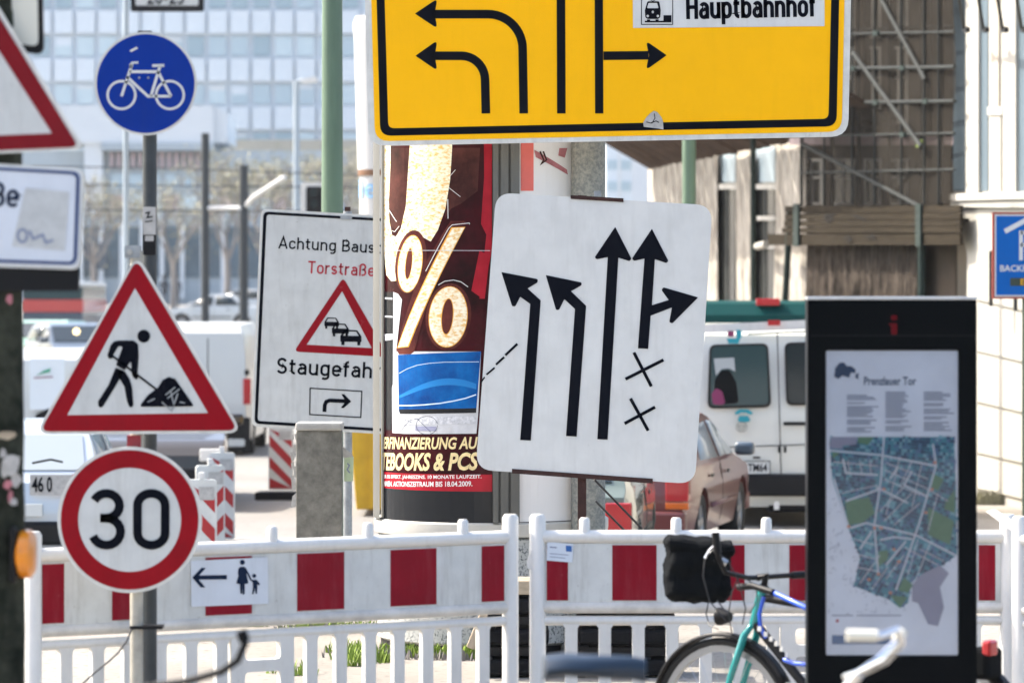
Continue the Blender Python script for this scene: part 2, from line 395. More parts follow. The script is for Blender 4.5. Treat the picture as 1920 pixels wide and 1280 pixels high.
def stroke_text(s, x, y, size, w=.14, ang=0., xs=1., track=.09):
    """list of quads in pixel space (y down); x,y = left end of the base line"""
    out=[]; c,sn=math.cos(R(ang)),math.sin(R(ang)); cur=0.
    for ch in s:
        if ch==' ': cur+=.32*xs; continue
        adv,strokes=GLY[ch]
        for st in strokes:
            st2=[(p[0]*xs+cur, p[1]) for p in st]
            closed = len(st)>20 and (Vector(st[0])-Vector(st[-1])).length<.02
            for q in ribbon(st2[:-1] if closed else st2, w, closed):
                out.append([(x+(px*c+py*sn)*size, y+(px*sn-py*c)*size) for px,py in q])
        cur+=(adv*xs+track*xs)
    return out, cur*size
def font_text(body, shear=0., offset=0.):
    """triangulated outline of built-in lettering, unit height; list of polygons, width"""
    cu=bpy.data.curves.new('t','FONT'); cu.body=body; cu.size=1; cu.shear=shear; cu.offset=offset; cu.resolution_u=3
    o=bpy.data.objects.new('t',cu); COL.objects.link(o); bpy.context.view_layer.update()
    me=bpy.data.meshes.new_from_object(o.evaluated_get(bpy.context.evaluated_depsgraph_get()))
    V=[(v.co.x,v.co.y) for v in me.vertices]; polys=[[V[i] for i in p.vertices] for p in me.polygons]
    bpy.data.objects.remove(o); bpy.data.curves.remove(cu); bpy.data.meshes.remove(me)
    x0=min(v[0] for v in V); x1=max(v[0] for v in V); y1=max(v[1] for v in V); y0=min(v[1] for v in V)
    return [[((a-x0)/(x1-x0),(b-y0)/(y1-y0)) for a,b in p] for p in polys]
def font_box(body, x0, y0, x1, y1, shear=0., offset=0., slope=0.):
    """lettering fitted to a pixel box (y down)"""
    return [[(x0+a*(x1-x0), y1-b*(y1-y0)+slope*a*(x1-x0)) for a,b in p] for p in font_text(body,shear,offset)]
class Pl:
    """a vertical plane standing at pixel column x0 and distance D0, turned by ang; pixels are mapped onto it"""
    def __init__(s, name, label, cat, x0, D0, ang=0., group=None, z0=0.):
        s.O=Vector((gx(x0,D0),D0)); s.a=ang; s.ex=Vector((math.cos(ang),math.sin(ang))); s.ey=Vector((-math.sin(ang),math.cos(ang))); s.z0=z0
        s.root=thing(name,label,cat,(s.O.x,s.O.y,z0),ang,group) if name else None
    def loc(s, x, y, out=0.):
        r=Vector(((x-CX)/F,1.)); k=(s.O-s.ey*out).dot(s.ey)/r.dot(s.ey); p=r*k
        return ((p-s.O).dot(s.ex), H-(y-HY)/F*k-s.z0)
    def L(s, x, y, out=0.):
        u,z=s.loc(x,y,out); return (u,-out,z)
    def flat(s, name, polys, m, out=.002, thick=None, parent=None, bevel=0., smooth=False, holes=None):
        mb=MB()
        for k,p in enumerate(polys):
            pts=[s.loc(a,b,out) for a,b in p]
            hs=[[s.loc(a,b,out) for a,b in h] for h in (holes[k] if holes else [])]
            mb.prism(pts,-out,None if thick is None else -out+thick,hs)
        return mb.build(name,m,parent or s.root,smooth,bevel)
    def tube(s, name, pts, r, m, parent=None, n=12, smooth=True):
        """pts = (px x, px y, out)"""
        return MB().tube([s.L(*p) for p in pts],r,n).build(name,m,parent or s.root,smooth)
    def post(s, name, x, y_top, r, m, out=0., z_bot=None, n=16, top_r=None):
        u,z=s.loc(x,y_top,out); zb=-s.z0*0 if z_bot is None else z_bot
        return MB().tube([(u,-out,zb),(u,-out,z)],[r,top_r or r],n).build(name,m,s.root,True)
def GZ(D):
    return lerp_tab([(0,0),(24,0),(27,-.42),(62,-.42),(200,1.35),(270,1.7),(400,1.8)],D)
# ------------------------------------------------------------------ ground and road
def sheet(name, m, xs, Ds, dz, kind='structure'):
    mb=MB(); n=len(xs); v=[(x,D,GZ(D)+dz) for D in Ds for x in xs]; mb.v=v
    for j in range(len(Ds)-1):
        for i in range(n-1):
            a=j*n+i; mb.f.append((a,a+1,a+n+1,a+n)); mb.mi.append(0)
    o=mb.build(name,m,None,True); tag(o,kind=kind); return o
sheet('ground','paving',[-600,-60,-8,8,60,600],[-20,0,12,18,23.9,24,25,26,27,30,40,50,61.9,62,90,140,200,270,400,900,1600],0)
sheet('road','asphalt',[-60,-20,-5,2.9],[27.6,30,40,50,61.9,62,90,140,200,270,400],.004)

def crp(ox, oy, s): return lambda pts: [(ox+x/s, oy+y/s) for x,y in pts]

# ------------------------------------------------------------------ yellow direction sign
Y=Pl('direction_sign','large yellow temporary direction board with black lane arrows and Hauptbahnhof panel','road sign',1103,21.0)
def yl(y): return 676+ .055*max(y,0)          # outer left and right edges, leaning as in the photo
def yr(y): return 1602-.045*max(y,0)
outer=[(yl(-330),-330),(yr(-330),-330),(yr(256),256),(yl(272),274)]
pan=Y.flat('panel',[rpoly(outer,34)],'rim_white',.012,.03)
def inset(d0,d1): return rpoly([(yl(-330)+d0,-330+d0),(yr(-330)-d0,-330+d0),(yr(256)-d0,256-d1),(yl(272)+d0,274-d1)],max(6,34-d0*.6))
Y.flat('yellow_face',[inset(12,9)],'sign_yellow',.014,parent=pan)
Y.flat('border',[inset(22,19)],'sign_black',.016,parent=pan,holes=[[inset(37,33)]])
def lane(path, w, head): return ribbon(path,w), head
hd=lambda pts: rpoly(pts,[2,5,3,5] if len(pts)==4 else 3)
a1=ribbon([(911,213),(909.5,150)]+[(865+44.5*math.cos(R(-t)),150+45*math.sin(R(-t))) for t in range(10,91,10)]+[(812,105)],16)
Y.flat('arrow',a1+[rpoly([(779,105),(820,76),(815,105),(820,133)],[1,4,2,4])],'sign_black',.017,parent=pan)
a2=ribbon([(982,213),(980,95)]+[(915+65*math.cos(R(-t)),92+65*math.sin(R(-t))) for t in range(6,91,7)]+[(812,27)],16)
Y.flat('arrow',a2+[rpoly([(778,26),(820,-2),(815,26),(820,54)],[1,4,2,4])],'sign_black',.017,parent=pan)
Y.flat('arrow',ribbon([(1052.5,213),(1051,-230)],16)+[rpoly([(1051,-272),(1079,-228),(1051,-234),(1023,-228)],[1,4,2,4])],'sign_black',.017,parent=pan)
Y.flat('arrow',ribbon([(1123.5,213),(1122,-230)],15.5)+[rpoly([(1122,-272),(1150,-228),(1122,-234),(1094,-228)],[1,4,2,4])]+ribbon([(1131.5,105),(1216,104)],16)+[rpoly([(1250,104),(1211,77),(1217,104),(1211,132)],[1,4,2,4])],'sign_black',.017,parent=pan)
wp=Y.flat('destination_panel',[[(1186,-52),(1546,-56),(1546,49.5),(1187,53)]],'sign_white',.017,parent=pan)
t,wd=stroke_text('Hauptbahnhof',0,0,43,.17,0,.62,.10); k=244/wd
t,_=stroke_text('Hauptbahnhof',1288,36.5,43,.165,-1.2,.62*k*1.005,.10)
Y.flat('lettering',t,'sign_black',.019,parent=pan)
def box2(x0,y0,x1,y1): return [(x0,y0),(x1,y0),(x1,y1),(x0,y1)]
Y.flat('tram_frame',[box2(1202,-14,1262,47)],'sign_black',.019,holes=[[box2(1203.5,-12.5,1260.5,45.5)]],parent=pan)
Y.flat('tram_symbol',[rpoly([(1214,3),(1236,3),(1239,20),(1238,33),(1234,36),(1214,36),(1210,33),(1209,20)],3),box2(1209,39.5,1259,42.5),box2(1244,29,1259,40),box2(1213,37,1219,39.5),box2(1229,37,1235,39.5)]+ribbon([(1215,-3),(1224,3),(1233,-3)],1.2),'sign_black',.019,parent=pan,
 holes=[[rpoly([(1216,6),(1232,6),(1235,16),(1213,16)],2),ell(1224,23,2.2,2.6,10),ell(1214.5,30.5,2.4,2.4,10),ell(1233.5,30.5,2.4,2.4,10)],[],[],[],[],[],[]])
st=Y.flat('torn_sticker',[[(1206,230),(1212,220),(1219,213),(1226,208),(1233,211),(1240,220),(1243,227),(1244,243),(1232,241),(1207,238)]],'paper',.0185,parent=pan)
Y.flat('scribble',ribbon([(1212,229),(1220,231),(1230,227),(1236,230)],1.6)+ribbon([(1227,213),(1228,222),(1222,232)],1.4),'sign_black',.0195,parent=pan)
for yb in (-190,60,): Y.flat('back_rail',[box2(760,yb,1520,yb+26)],'alu',-.019,.04)
for x in (1100,1106): pass

# mast that carries it
M=Pl('mast','thick grey concrete mast behind the tilted white lane board','mast',1103,21.5)
M.post('shaft',1103,-420,.098,'mast',0,0.,24,.098)
M.flat('mast_clamp',[box2(1064,-175,1142,-150)],'zinc',.11,.215); M.flat('mast_clamp',[box2(1064,70,1142,92)],'zinc',.11,.215)
MB().lathe([(.0,.0),(.16,.0),(.16,.05),(.10,.12)],n=20).build('mast_base','concrete',M.root,True)

# ------------------------------------------------------------------ white lane board, tilted
Lb=Pl('lane_board','white lane diversion board leaning clockwise with black arrows and two crosses','road sign',1093,20.3)
q=crp(880,380,2.8625)
pan=Lb.flat('panel',[rpoly([(930,361),(1336,385),(1303,907),(892,880)],32,7)],'sign_white',.02,.014)
for pts,r in (([(172,372),(368,410),(366,428),(313,460),(383,524),(330,1275),(273,1272),(327,543),(273,505),(247,556),(230,556)],[1,4,4,1,1,0,0,0,1,4,4]),
  ([(410,388),(603,428),(602,443),(546,475),(627,553),(576,1254),(519,1251),(567,570),(510,518),(482,574),(466,576)],[1,4,4,1,1,0,0,0,1,4,4]),
  ([(783,130),(870,300),(860,314),(800,295),(742,1270),(687,1268),(743,292),(685,304),(672,294)],[1,4,4,1,0,0,1,4,4]),
  ([(980,140),(1068,312),(1058,324),(996,303),(980,550),(1070,522),(1031,468),(1042,454),(1228,508),(1090,647),(1073,641),(1087,562),(973,606),(960,784),(905,781),(940,300),(885,312),(872,301)],[1,4,4,1,1,1,4,4,1,4,4,1,1,0,0,1,4,4])):
    Lb.flat('arrow',[q(rpoly(pts,[k*2.2 for k in r],4))],'sign_black',.023,parent=pan)
for A in (((883,803),(977,985)),((838,946),(1042,843))),(((865,1050),(960,1222)),((833,1184),(997,1096))):
    Lb.flat('cross',[q(x) for ln in A[:1] for x in ribbon(ln,17)],'sign_black',.023,parent=pan)
    Lb.flat('cross_bar',[q(x) for x in ribbon(A[1],17)],'sign_black',.0235,parent=pan)
Lb.flat('dashed_line',[q(x) for a,b,wd in (((258,757),(193,818),13),((187,828),(143,868),12),((136,885),(92,922),10),((82,935),(60,968),8)) for x in ribbon((a,b),wd)],'sign_black',.023,parent=pan)
Lb.flat('top_bracket',[[(1070,366),(1169,372),(1169,379),(1070,373)]],'rust',.026,.05)
Lb.flat('bottom_bracket',[[(960,878.5),(1224,897),(1224,906),(960,887)]],'rust',.026,.05)
Lb.flat('bracket_pin',[box2(1114,358,1127,368)],'zinc',.012,.03)
Lb.flat('frame_post',[[(1084,366),(1100,367),(1099,1245),(1083,1245)]],'rust',-.006,.035)
for a,b in (((1114,898),(1206,993)),((1118,940),(1170,993))):
    Lb.tube('brace',[(a[0],a[1],-.03),(b[0],b[1],-.45),(b[0]+40,b[1]+120,-.62)],.006,'wire')

# ------------------------------------------------------------------ traffic jam warning board
Sb=Pl('warning_board','white Staugefahr roadworks board with red triangle, half behind the poster column','road sign',650,25.5,0,None,GZ(25.5))
q=crp(440,380,2.864)
pts=[(489,391),(812,410),(796,818),(471,799)]
pan=Sb.flat('panel',[rpoly(pts,14)],'rim_white',.01,.012)
Sb.flat('face',[rpoly([(492,395),(808,413.5),(792,814),(475,795)],12)],'sign_grey_white',.012,parent=pan)
Sb.flat('border',[rpoly([(494,396.5),(806,415),(790.5,812.5),(477,794)],10)],'sign_black',.014,parent=pan,holes=[[rpoly([(500,402),(800,419.5),(785,807),(483,788.5)],6)]])
k=183/stroke_text('Achtung Baus',0,0,22.5)[1]; t,_=stroke_text('Achtung Baustelle',522,465.8,22.5,.135,2.9,k); Sb.flat('lettering',t,'sign_black',.014,parent=pan)
k=128/stroke_text('Torstraße',0,0,23.5)[1]; t,_=stroke_text('Torstraße',577,512.3,23.5,.135,2.9,k); Sb.flat('red_lettering',t,'text_red',.014,parent=pan)
k=183/stroke_text('Staugefah',0,0,30)[1]; t,_=stroke_text('Staugefahr',518,700,30,.15,2.9,k); Sb.flat('lettering',t,'sign_black',.014,parent=pan)
Sb.flat('warning_triangle',[rpoly([(643.5,520),(551,659),(729,669)],6)],'worn_red',.014,parent=pan,holes=[[[(641.5,546),(575,646),(697,652.5)]]])
def caricon(x0,y0,x1,y1):
    w_=x1-x0; h_=y1-y0; X=lambda a:x0+a*w_; Yy=lambda b:y0+b*h_+ .05*0
    return [rpoly([(X(.2),Yy(.02)),(X(.8),Yy(.05)),(X(1),Yy(.45)),(X(1),Yy(.8)),(X(0),Yy(.78)),(X(0),Yy(.42))],1.5),[(X(.05),Yy(.76)),(X(.2),Yy(.76)),(X(.2),Yy(1)),(X(.05),Yy(1))],[(X(.8),Yy(.78)),(X(.95),Yy(.78)),(X(.95),Yy(1.02)),(X(.8),Yy(1.02))]],[[[(X(.25),Yy(.12)),(X(.75),Yy(.14)),(X(.87),Yy(.42)),(X(.13),Yy(.40))]],[],[]]
for c in ((482,614,560,676),(522,646,613,717),(567,680,681,764)):
    (x0,y0),(x1,y1)=q([c[:2],c[2:]]); a,h=caricon(x0,y0,x1,y1); Sb.flat('car_symbol',a,'sign_black',.0145,parent=pan,holes=h)
bx=q([(405,995),(683,1012),(677,1152),(403,1136)])
Sb.flat('arrow_frame',ribbon(bx,2.2,True),'sign_black',.014,parent=pan)
Sb.flat('arrow',[q(x) for x in ribbon([(482,1122),(484,1085),(492,1068),(510,1061),(600,1065)],21)]+[q([(573,1027),(588,1027),(626,1066),(586,1102),(570,1100),(596,1066)])],'sign_black',.014,parent=pan)
Sb.flat('bracket',[rpoly(box2(638,404,660,412),3)],'zinc',.018,.01); Sb.flat('bracket_cap',[box2(646,388,657,396)],'rust',-.01,.03)
Sb.post('post',652,396,.03,'zinc',-.04)

# ------------------------------------------------------------------ roadworks triangle and speed limit on beige pole
T=Pl('roadworks_signpost','beige pole with red roadworks triangle above a 30 speed limit disc','road sign',256,15.0)
q=crp(0,400,2.998)
tp=T.flat('triangle_plate',[rpoly([(257,476),(66,814),(455,812)],17,6)],'rim_white',.024,.012)
T.flat('red_band',[rpoly([(256,486),(75,808.5),(446,806.5)],11,6)],'worn_red',.026,parent=tp,holes=[[[(253,540),(126,778),(390,774)]]])
T.flat('white_field',[[(253,540),(126,778),(390,774)]],'sign_grey_white',.0255,parent=tp)
wk=[[(640,720),(665,714),(750,714),(776,735),(780,800),(774,880),(772,915),(755,930),(742,905),(738,850),(735,830),(700,882),(652,852),(690,748),(665,746),(637,795),(630,818),(612,816),(603,797),(622,740)],
 [(650,866),(698,884),(640,985),(580,1082),(565,1092),(552,1082),(552,1055),(610,965)],[(665,884),(700,885),(728,930),(742,975),(750,1075),(742,1090),(728,1088),(714,1055),(700,975),(655,900)],[(735,885),(778,905),(772,938),(748,920)]]
T.flat('worker_symbol',[q(rpoly(p,8,3)) for p in wk]+[q(ell(808,690,36,36,24))]+[q(x) for x in ribbon([(632,800),(880,990)],12)],'sign_black',.028,parent=tp)
T.flat('spoil_heap_symbol',[q(rpoly([(782,1086),(830,1022),(888,978),(915,935),(950,918),(985,930),(1020,980),(1092,1084)],10,3))],'sign_black',.0285,parent=tp)
T.flat('scratch',[q(x) for pl in ([(930,1020),(985,975)],[(940,1040),(1010,985)],[(910,1060),(965,1110),(1000,1010)],[(960,1000),(980,1090)],[(830,1060),(870,1040)],[(1010,1060),(1040,1065)]) for x in ribbon(pl,7)],'zinc',.030,parent=tp)
sp=T.flat('speed_disc',[ell(243,974,135.5,137,72)],'rim_white',.024,.012)
T.flat('red_ring',[ell(243,974,129,130.5,72)],'sign_red',.026,parent=sp,holes=[[ell(243,974,96.5,97.5,64)]])
T.flat('white_field',[ell(243,974,96.5,97.5,64)],'sign_grey_white',.0255,parent=sp)
t,_=stroke_text('3',163,1029.5,113,.145,0,1.15,0); T.flat('numeral',t,'sign_black',.028,parent=sp)
t,_=stroke_text('0',246,1029.5,113,.145,0,1.15,0); T.flat('numeral',t,'sign_black',.028,parent=sp)
T.post('pole',256,470,.026,'beige_pole',-.02)
T.flat('red_sleeve',[box2(238,816,264,842)],'red_tape',.008,.055)
T.flat('clamp',[rpoly(box2(234,460,262,484),4)],'zinc',.010,.05); T.flat('clamp_bolt',[ell(243,472,5,5,12)],'steel',.02,.02)
T.flat('cable_tie',[box2(243,1173,304,1179)],'black_plastic',.012,.09)
T.tube('tie_cable',[(247,1178,.01),(238,1200,.03),(222,1222,.05),(205,1238,.06),(180,1258,.08),(150,1285,.1),(120,1330,.12)],.004,'wire')

B=Pl('cycle_signpost','dark grey pole with round blue bicycle sign','road sign',282,15.25)
bp=B.flat('round_plate',[ell(273,157,96,97,72)],'rim_white',.042,.012)
B.flat('blue_face',[ell(273,157,91.5,92.5,64)],'sign_blue',.044,parent=bp)
q=crp(0,0,2.998); bk=[]
for c in (683,955): bk+=ribbon(ell(c,535,78,78,36),14,True)
for ln in ([(683,542),(742,362)],[(728,404),(888,404)],[(712,432),(832,542),(962,542)],[(848,542),(900,372)],[(888,404),(962,542)]): bk+=ribbon(ln,16)
bk+=ribbon([(738,385),(733,366),(744,354),(778,352)],12)+ribbon([(856,370),(923,369)],16)
B.flat('bicycle_symbol',[q(x) for x in bk],'sign_white',.046,parent=bp)
B.flat('bolt',[ell(261,146,2.2,2.2,10),ell(278,146,2.2,2.2,10)],'zinc',.047,parent=bp)
B.flat('scratch',[[(243,95),(256,88),(259,91),(246,98)]],'cream',.0455,parent=bp)
B.post('pole',281,66,.029,'dark_pole')
B.flat('pole_cap',[rpoly(box2(258,58,284,70),2)],'black_plastic',.02,.05)
B.flat('sticker',[box2(268,388,292,440)],'paper',.032,.004); B.flat('sticker_print',ribbon([(272,400),(280,398),(276,408),(286,406)],2.5)+ribbon([(272,416),(286,414)],2),'sign_black',.034)
B.flat('sticker',[box2(268,440,292,478)],'black_plastic',.032,.004); B.flat('sticker_print',[box2(272,442,288,452)],'paper',.034)

# ------------------------------------------------------------------ weathered post at the left edge with its signs
W=Pl('weathered_post','thick dark weathered post with torn paper scraps and signs at left edge','post',-12,12.0)
mb=MB(); pr=[]
for k in range(34):
    z=-.02+k*4.2/33; pr.append(z)
n=18
for z in pr:
    for j in range(n):
        a=2*math.pi*j/n; r=.098*(1+.06*math.sin(3*a+z*2)+.035*rnd.uniform(-1,1)); mb.v.append((r*math.cos(a),r*math.sin(a),z))
for k in range(len(pr)-1):
    for j in range(n): mb.f.append((k*n+j,k*n+(j+1)%n,(k+1)*n+(j+1)%n,(k+1)*n+j)); mb.mi.append(0)
mb.build('trunk','bark',W.root,True)
def scrap(x,y,wx,wy,m):
    pts=[(x+wx*math.cos(a)*rnd.uniform(.6,1), y+wy*math.sin(a)*rnd.uniform(.6,1)) for a in [2*math.pi*k/9 for k in range(9)]]
    W.flat('paper_scrap',[pts],m,.103+rnd.uniform(0,.012),.003)
for a in ((12,815,26,10,'timber'),(22,870,20,24,'paper'),(30,900,12,16,'paper'),(8,880,10,20,'paper'),(14,908,10,12,'paper_pink'),(26,940,9,10,'paper'),(20,930,6,16,'paper_pink'),(18,560,8,12,'paper_pink'),(6,850,8,12,'paper')): scrap(*a)
tp=W.flat('triangle_plate',[rpoly([(-21,-18),(-205,296),(160,281)],14,5)],'rim_white',.118,.008)
W.flat('red_band',[rpoly([(-21,-2),(-190,290),(148,276)],10,5)],'faded_red',.120,parent=tp,holes=[[[(-21,66),(-132,259),(97,250)]]])
W.flat('white_field',[[(-21,66),(-132,259),(97,250)]],'sign_grey_white',.1195,parent=tp)
np_=W.flat('street_name_plate',[rpoly([(-200,296),(158,316),(152,506),(-206,494)],20,5)],'rim_white',.118,.008)
W.flat('plate_face',[rpoly([(-194,301),(153,320),(147,501),(-200,489)],16,5)],'sign_bluewhite',.120,parent=np_)
W.flat('plate_border',[rpoly([(-190,304),(150,322),(144,497),(-196,486)],16,5)],'frame_blue',.122,parent=np_,holes=[[rpoly([(-183,309.5),(143,327.5),(137.5,491),(-189,480)],11,5)]])
t,_=stroke_text('ße',-16,387,46,.15,2.2,.95,.06); W.flat('lettering',t,'sign_navy',.122,parent=np_)
W.flat('grey_patch',[[(48,352),(130,360),(122,470),(22,462)]],'alu',.1215,parent=np_)
W.flat('smudge',[q2 for q2 in ribbon(ell(42,442,9,12,14),5,True)+ribbon([(55,432),(62,448),(80,440),(86,455),(100,450)],5)],'map_text',.1225,parent=np_)
W.flat('lower_plate',[box2(-150,502,148,546)],'black_plastic',.105,.02)
W.flat('upper_plate',[rpoly([(-120,-160),(76,-160),(82,104),(-120,70)],16,5)],'black_plastic',.06,.02)
W.flat('upper_face',[rpoly([(-112,-150),(68,-150),(72,88),(-112,58)],12,5)],'cream',.062)
W.flat('upper_print',[rpoly([(-20,20),(24,16),(26,50),(10,62),(-20,55)],6),rpoly([(-20,-20),(20,-20),(22,8),(-20,10)],5)],'logo_green' if False else 'post_green_dark',.064)
am=Pl('warning_lamp','round amber warning lamp fixed to weathered post at left edge','lamp',66,11.95)
u,z=am.loc(66,1038,0)
MB().lathe([(0,-.10),(.03,-.10),(.045,-.085),(.075,-.04),(.078,0),(.078,.04),(.06,.07),(0,.075)],(0,0,0),20,'x').build('lens','amber',am.root,True,M=Matrix.Translation((u-.03,0,z))@Matrix.Scale(.42,4,(1,0,0)))
MB().box((u-.075,-.06,z-.09),(u-.055,.06,z+.09)).build('housing','black_plastic',am.root,bevel=.01)
# ------------------------------------------------------------------ poster column
DC, RC = 22.0, .670; CXc = gx(921,DC)
col=thing('poster_column','round glazed poster column with red percent advert on speckled concrete base','advertising column',(CXc,DC,0))
def cth(x,y):
    th=0.
    for _ in range(8):
        Dp=DC-RC*math.cos(th); s_=((x-CX)/F*Dp-CXc)/RC; th=math.asin(max(-1,min(1,s_)))
    Dp=DC-RC*math.cos(th); return th, H-(y-HY)/F*Dp
def bent(name, polys, m, out, parent, holes=None, raw=False, step=4.):
    mb=MB()
    for k,p in enumerate(polys):
        f=(lambda a:a) if raw else (lambda a:(cth(*a)[0]*RC,cth(*a)[1]))
        mb.prism([f(a) for a in p],0,None,[[f(a) for a in h] for h in (holes[k] if holes else [])])
    me=bpy.data.meshes.new(name); me.from_pydata(mb.v,[],mb.f); me.validate(); b=bmesh.new(); b.from_mesh(me)
    xs=[v.co.x for v in b.verts]; dx=R(step)*RC; k=math.ceil(min(xs)/dx)
    while k*dx<max(xs):
        bmesh.ops.bisect_plane(b,geom=b.verts[:]+b.edges[:]+b.faces[:],plane_co=(k*dx,0,0),plane_no=(1,0,0)); k+=1
    for v in b.verts:
        t=v.co.x/RC; r=RC+out; v.co=(r*math.sin(t),-r*math.cos(t),v.co.z)
    b.to_mesh(me); b.free(); return link(name,me,m,parent)
MB().lathe([(RC-.02,.76),(RC-.02,4.5),(RC+.05,4.5),(RC+.05,4.62),(.5,4.72),(0,4.75)],n=64).build('drum','col_frame',col,True)
MB().lathe([(RC-.06,0),(RC-.02,.0),(RC-.02,.055),(RC-.06,.055)],n=64).build('plinth','black_plastic',col,True)
MB().lathe([(0,.05),(RC-.03,.05),(RC-.0,.07),(RC-.0,.665),(RC-.03,.68),(0,.68)],n=64).build('base','terrazzo',col,True)
MB().lathe([(RC-.03,.682),(RC+.015,.682),(RC+.02,.70),(RC+.02,.755),(RC+.005,.765),(RC-.05,.765)],n=64).build('rim','col_rim',col,True)
for x0,x1 in ((709,721),(924,934),(938,952),(956,972)):
    a0,a1=cth(x0,500)[0],cth(x1,500)[0]
    mb=MB(); mb.lathe([(RC-.03,.765),(RC+.03,.765),(RC+.03,4.5),(RC-.03,4.5)],n=4,a0=a0-math.pi/2,a1=a1-math.pi/2).build('mullion','col_frame',col)
zb=cth(850,985)[1]
th0,th1=cth(721,500)[0],cth(923,500)[0]
po=bent('poster',[[(th0*RC,.77),(th1*RC,.77),(th1*RC,4.3),(th0*RC,4.3)]],'post_maroon',.002,col,raw=True)
def S2(name,polys,m,out,holes=None): return bent(name,polys,m,out,po,holes)
c1=crp(640,260,4.2656); c2=crp(690,540,2.783)
S2('red_flare',[[(906,150),(923,150),(922,470),(916,500),(909,560),(899,560),(912,440),(902,420),(908,330)],[(884,545),(899,470),(910,475),(905,560)],c1([(1140,75),(1205,75),(1205,470),(1150,430)])],'post_red',.003)
S2('brown_shade',[c1([(405,75),(550,75),(540,500),(460,745),(400,700),(385,500)]),c1([(890,75),(1110,75),(1090,420),(960,520),(880,560),(830,640)])],'post_brown',.0032)
S2('gold_zero',[c1([(342,-560),(890,-560),(888,75),(872,330),(835,560),(775,730),(718,822),(600,755),(535,790),(490,880),(462,1000),(458,1135),(405,1140),(365,1090),(345,900)])],'post_glitter',.004,
   [[c1([(405,-500),(552,-500),(550,75),(520,540),(480,720),(440,785),(410,770),(388,640),(385,500),(398,200)])]])
S2('outline',[c1(ell(560,985,122,255,36,8)),c2(ell(421,150,118,175,36,6)),c2([(150,320),(158,290),(265,-60),(432,-350),(500,-350),(515,-338),(335,0),(245,330),(225,345),(165,345)])],'post_bronze',.0045)
S2('gold_edge',[c1(ell(556,1000,97,231,36,7)),c2(ell(420,150,101,160,36,5)),[(847,426.5),(873,425.5),(767.5,650.5),(746,652.5)]],'post_gold_edge',.0053,[[c1(ell(545,1000,24,122,30,6))],[c2(ell(416,148,28,92,30,5))],[]])
S2('percent_ring',[c1(ell(556,1000,92,225,36,7))],'post_glitter',.006,[[c1(ell(545,1000,28,128,30,6))]])
S2('percent_ring',[c2(ell(420,150,97,156,36,5))],'post_glitter',.006,[[c2(ell(416,148,32,97,30,5))]])
S2('percent_slash',[[(849,428),(871,427),(766,649),(748,651)]],'post_glitter',.0065)
S2('highlight_line',[c1(x) for pl,wd in (([(680,1060),(860,720),(890,690),(1025,675),(1028,685)],5),([(780,1170),(830,1140),(900,1130),(960,1145),(1015,1185)],5),([(860,390),(955,465)],4),([(865,310),(915,250)],4),([(390,570),(450,665)],5),([(855,485),(857,640)],5),([(412,735),(435,745),(470,700)],4)) for x in ribbon(pl,wd)],'post_white',.007)
S2('paper_seam',[[(722,469.5),(919,469.5),(919,470.5),(722,470.5)]],'post_silver',.0075)
S2('laptop_lid',[c2([(135,20),(160,30),(180,60),(150,330),(590,330),(575,660),(565,770),(130,755),(128,520),(133,500)])],'post_silver',.0041)
S2('laptop_screen',[c2([(160,348),(590,330),(566,632),(165,645)])],'post_blue',.0052)
S2('screen_wave',[c2(x) for pl,wd in (([(165,612),(230,612),(300,608),(380,600),(450,588),(510,574),(565,555)],6),([(165,445),(210,420),(260,402),(320,392),(400,386),(580,384)],2.5)) for x in ribbon(pl,wd)],'post_wave_white',.0056)
wv_=lambda y0,a,ph,wd:[c2(x) for x in ribbon([(166+k*20,y0+a*math.sin(k*.17+ph)) for k in range(21)],wd)]
S2('screen_wave',[c2([(166+k*20,560-90*math.sin(k*.12)) for k in range(21)]+[(566-k*20,575-70*math.sin((20-k)*.12)) for k in range(21)])],'post_wave',.0054)
S2('screen_bezel',[c2([(165,632),(566,625),(565,650),(170,655)])],'post_dark',.0054)
S2('keyboard',[c2([(150,672),(565,668),(562,705),(140,715)])],'post_key',.0054)
S2('touchpad',[c2([(250,720),(360,722),(358,745),(250,742)])],'map_grey',.0055)
S2('pen_scrawl',[c2(x) for pl in (ell(310,715,55,48,30),[(170,750),(220,690),(260,680),(300,720),(330,750)],[(230,700),(180,680)]) for x in ribbon(pl,2)],'sign_navy',.0058)
S2('left_strip',[c2([(90,20),(133,20),(133,500),(125,740),(95,740)])],'post_dark',.0038)
S2('left_mark',[c2([(90,48),(130,50),(130,60),(90,57)]),c2([(90,143),(132,146),(132,154),(90,152)]),c2([(90,240),(132,238),(132,268),(92,275)])],'post_silver',.0042)
S2('text_band',[[(721,812),(923,812),(923,884),(721,884)]],'post_maroon',.0046)
S2('red_band',[[(721,884),(923,889),(923,921),(721,914)]],'post_red',.0047)
def ctext(body,x0,y0,x1,y1,m,shear,off,out,name):
    (u0,z0),(u1,z1)=[(cth(*p)[0]*RC,cth(*p)[1]) for p in ((x0,y1),(x1,y1))]; h=(y1-y0)/F*(DC-RC)
    bent(name,[[(u0+a*(u1-u0), z0+(z1-z0)*a+b*h) for a,b in p] for p in font_text(body,shear,off)],m,out,po,raw=True,step=3)
ctext('ERFINANZIERUNG AUF',721,818,908,841,'post_goldtext',.22,.028,.0056,'lettering')
ctext('TEBOOKS & PCS',719,847,898,881,'post_goldtext',.22,.035,.0056,'lettering')
ctext('ER 0% EFFEKT. JAHRESZINS. 10 MONATE LAUFZEIT.',722,889,903,898,'post_white',0,.02,.0056,'lettering')
ctext('NNEN. AKTIONSZEITRAUM BIS 18.04.2009.',722,901,886,911,'post_white',0,.02,.0056,'lettering')
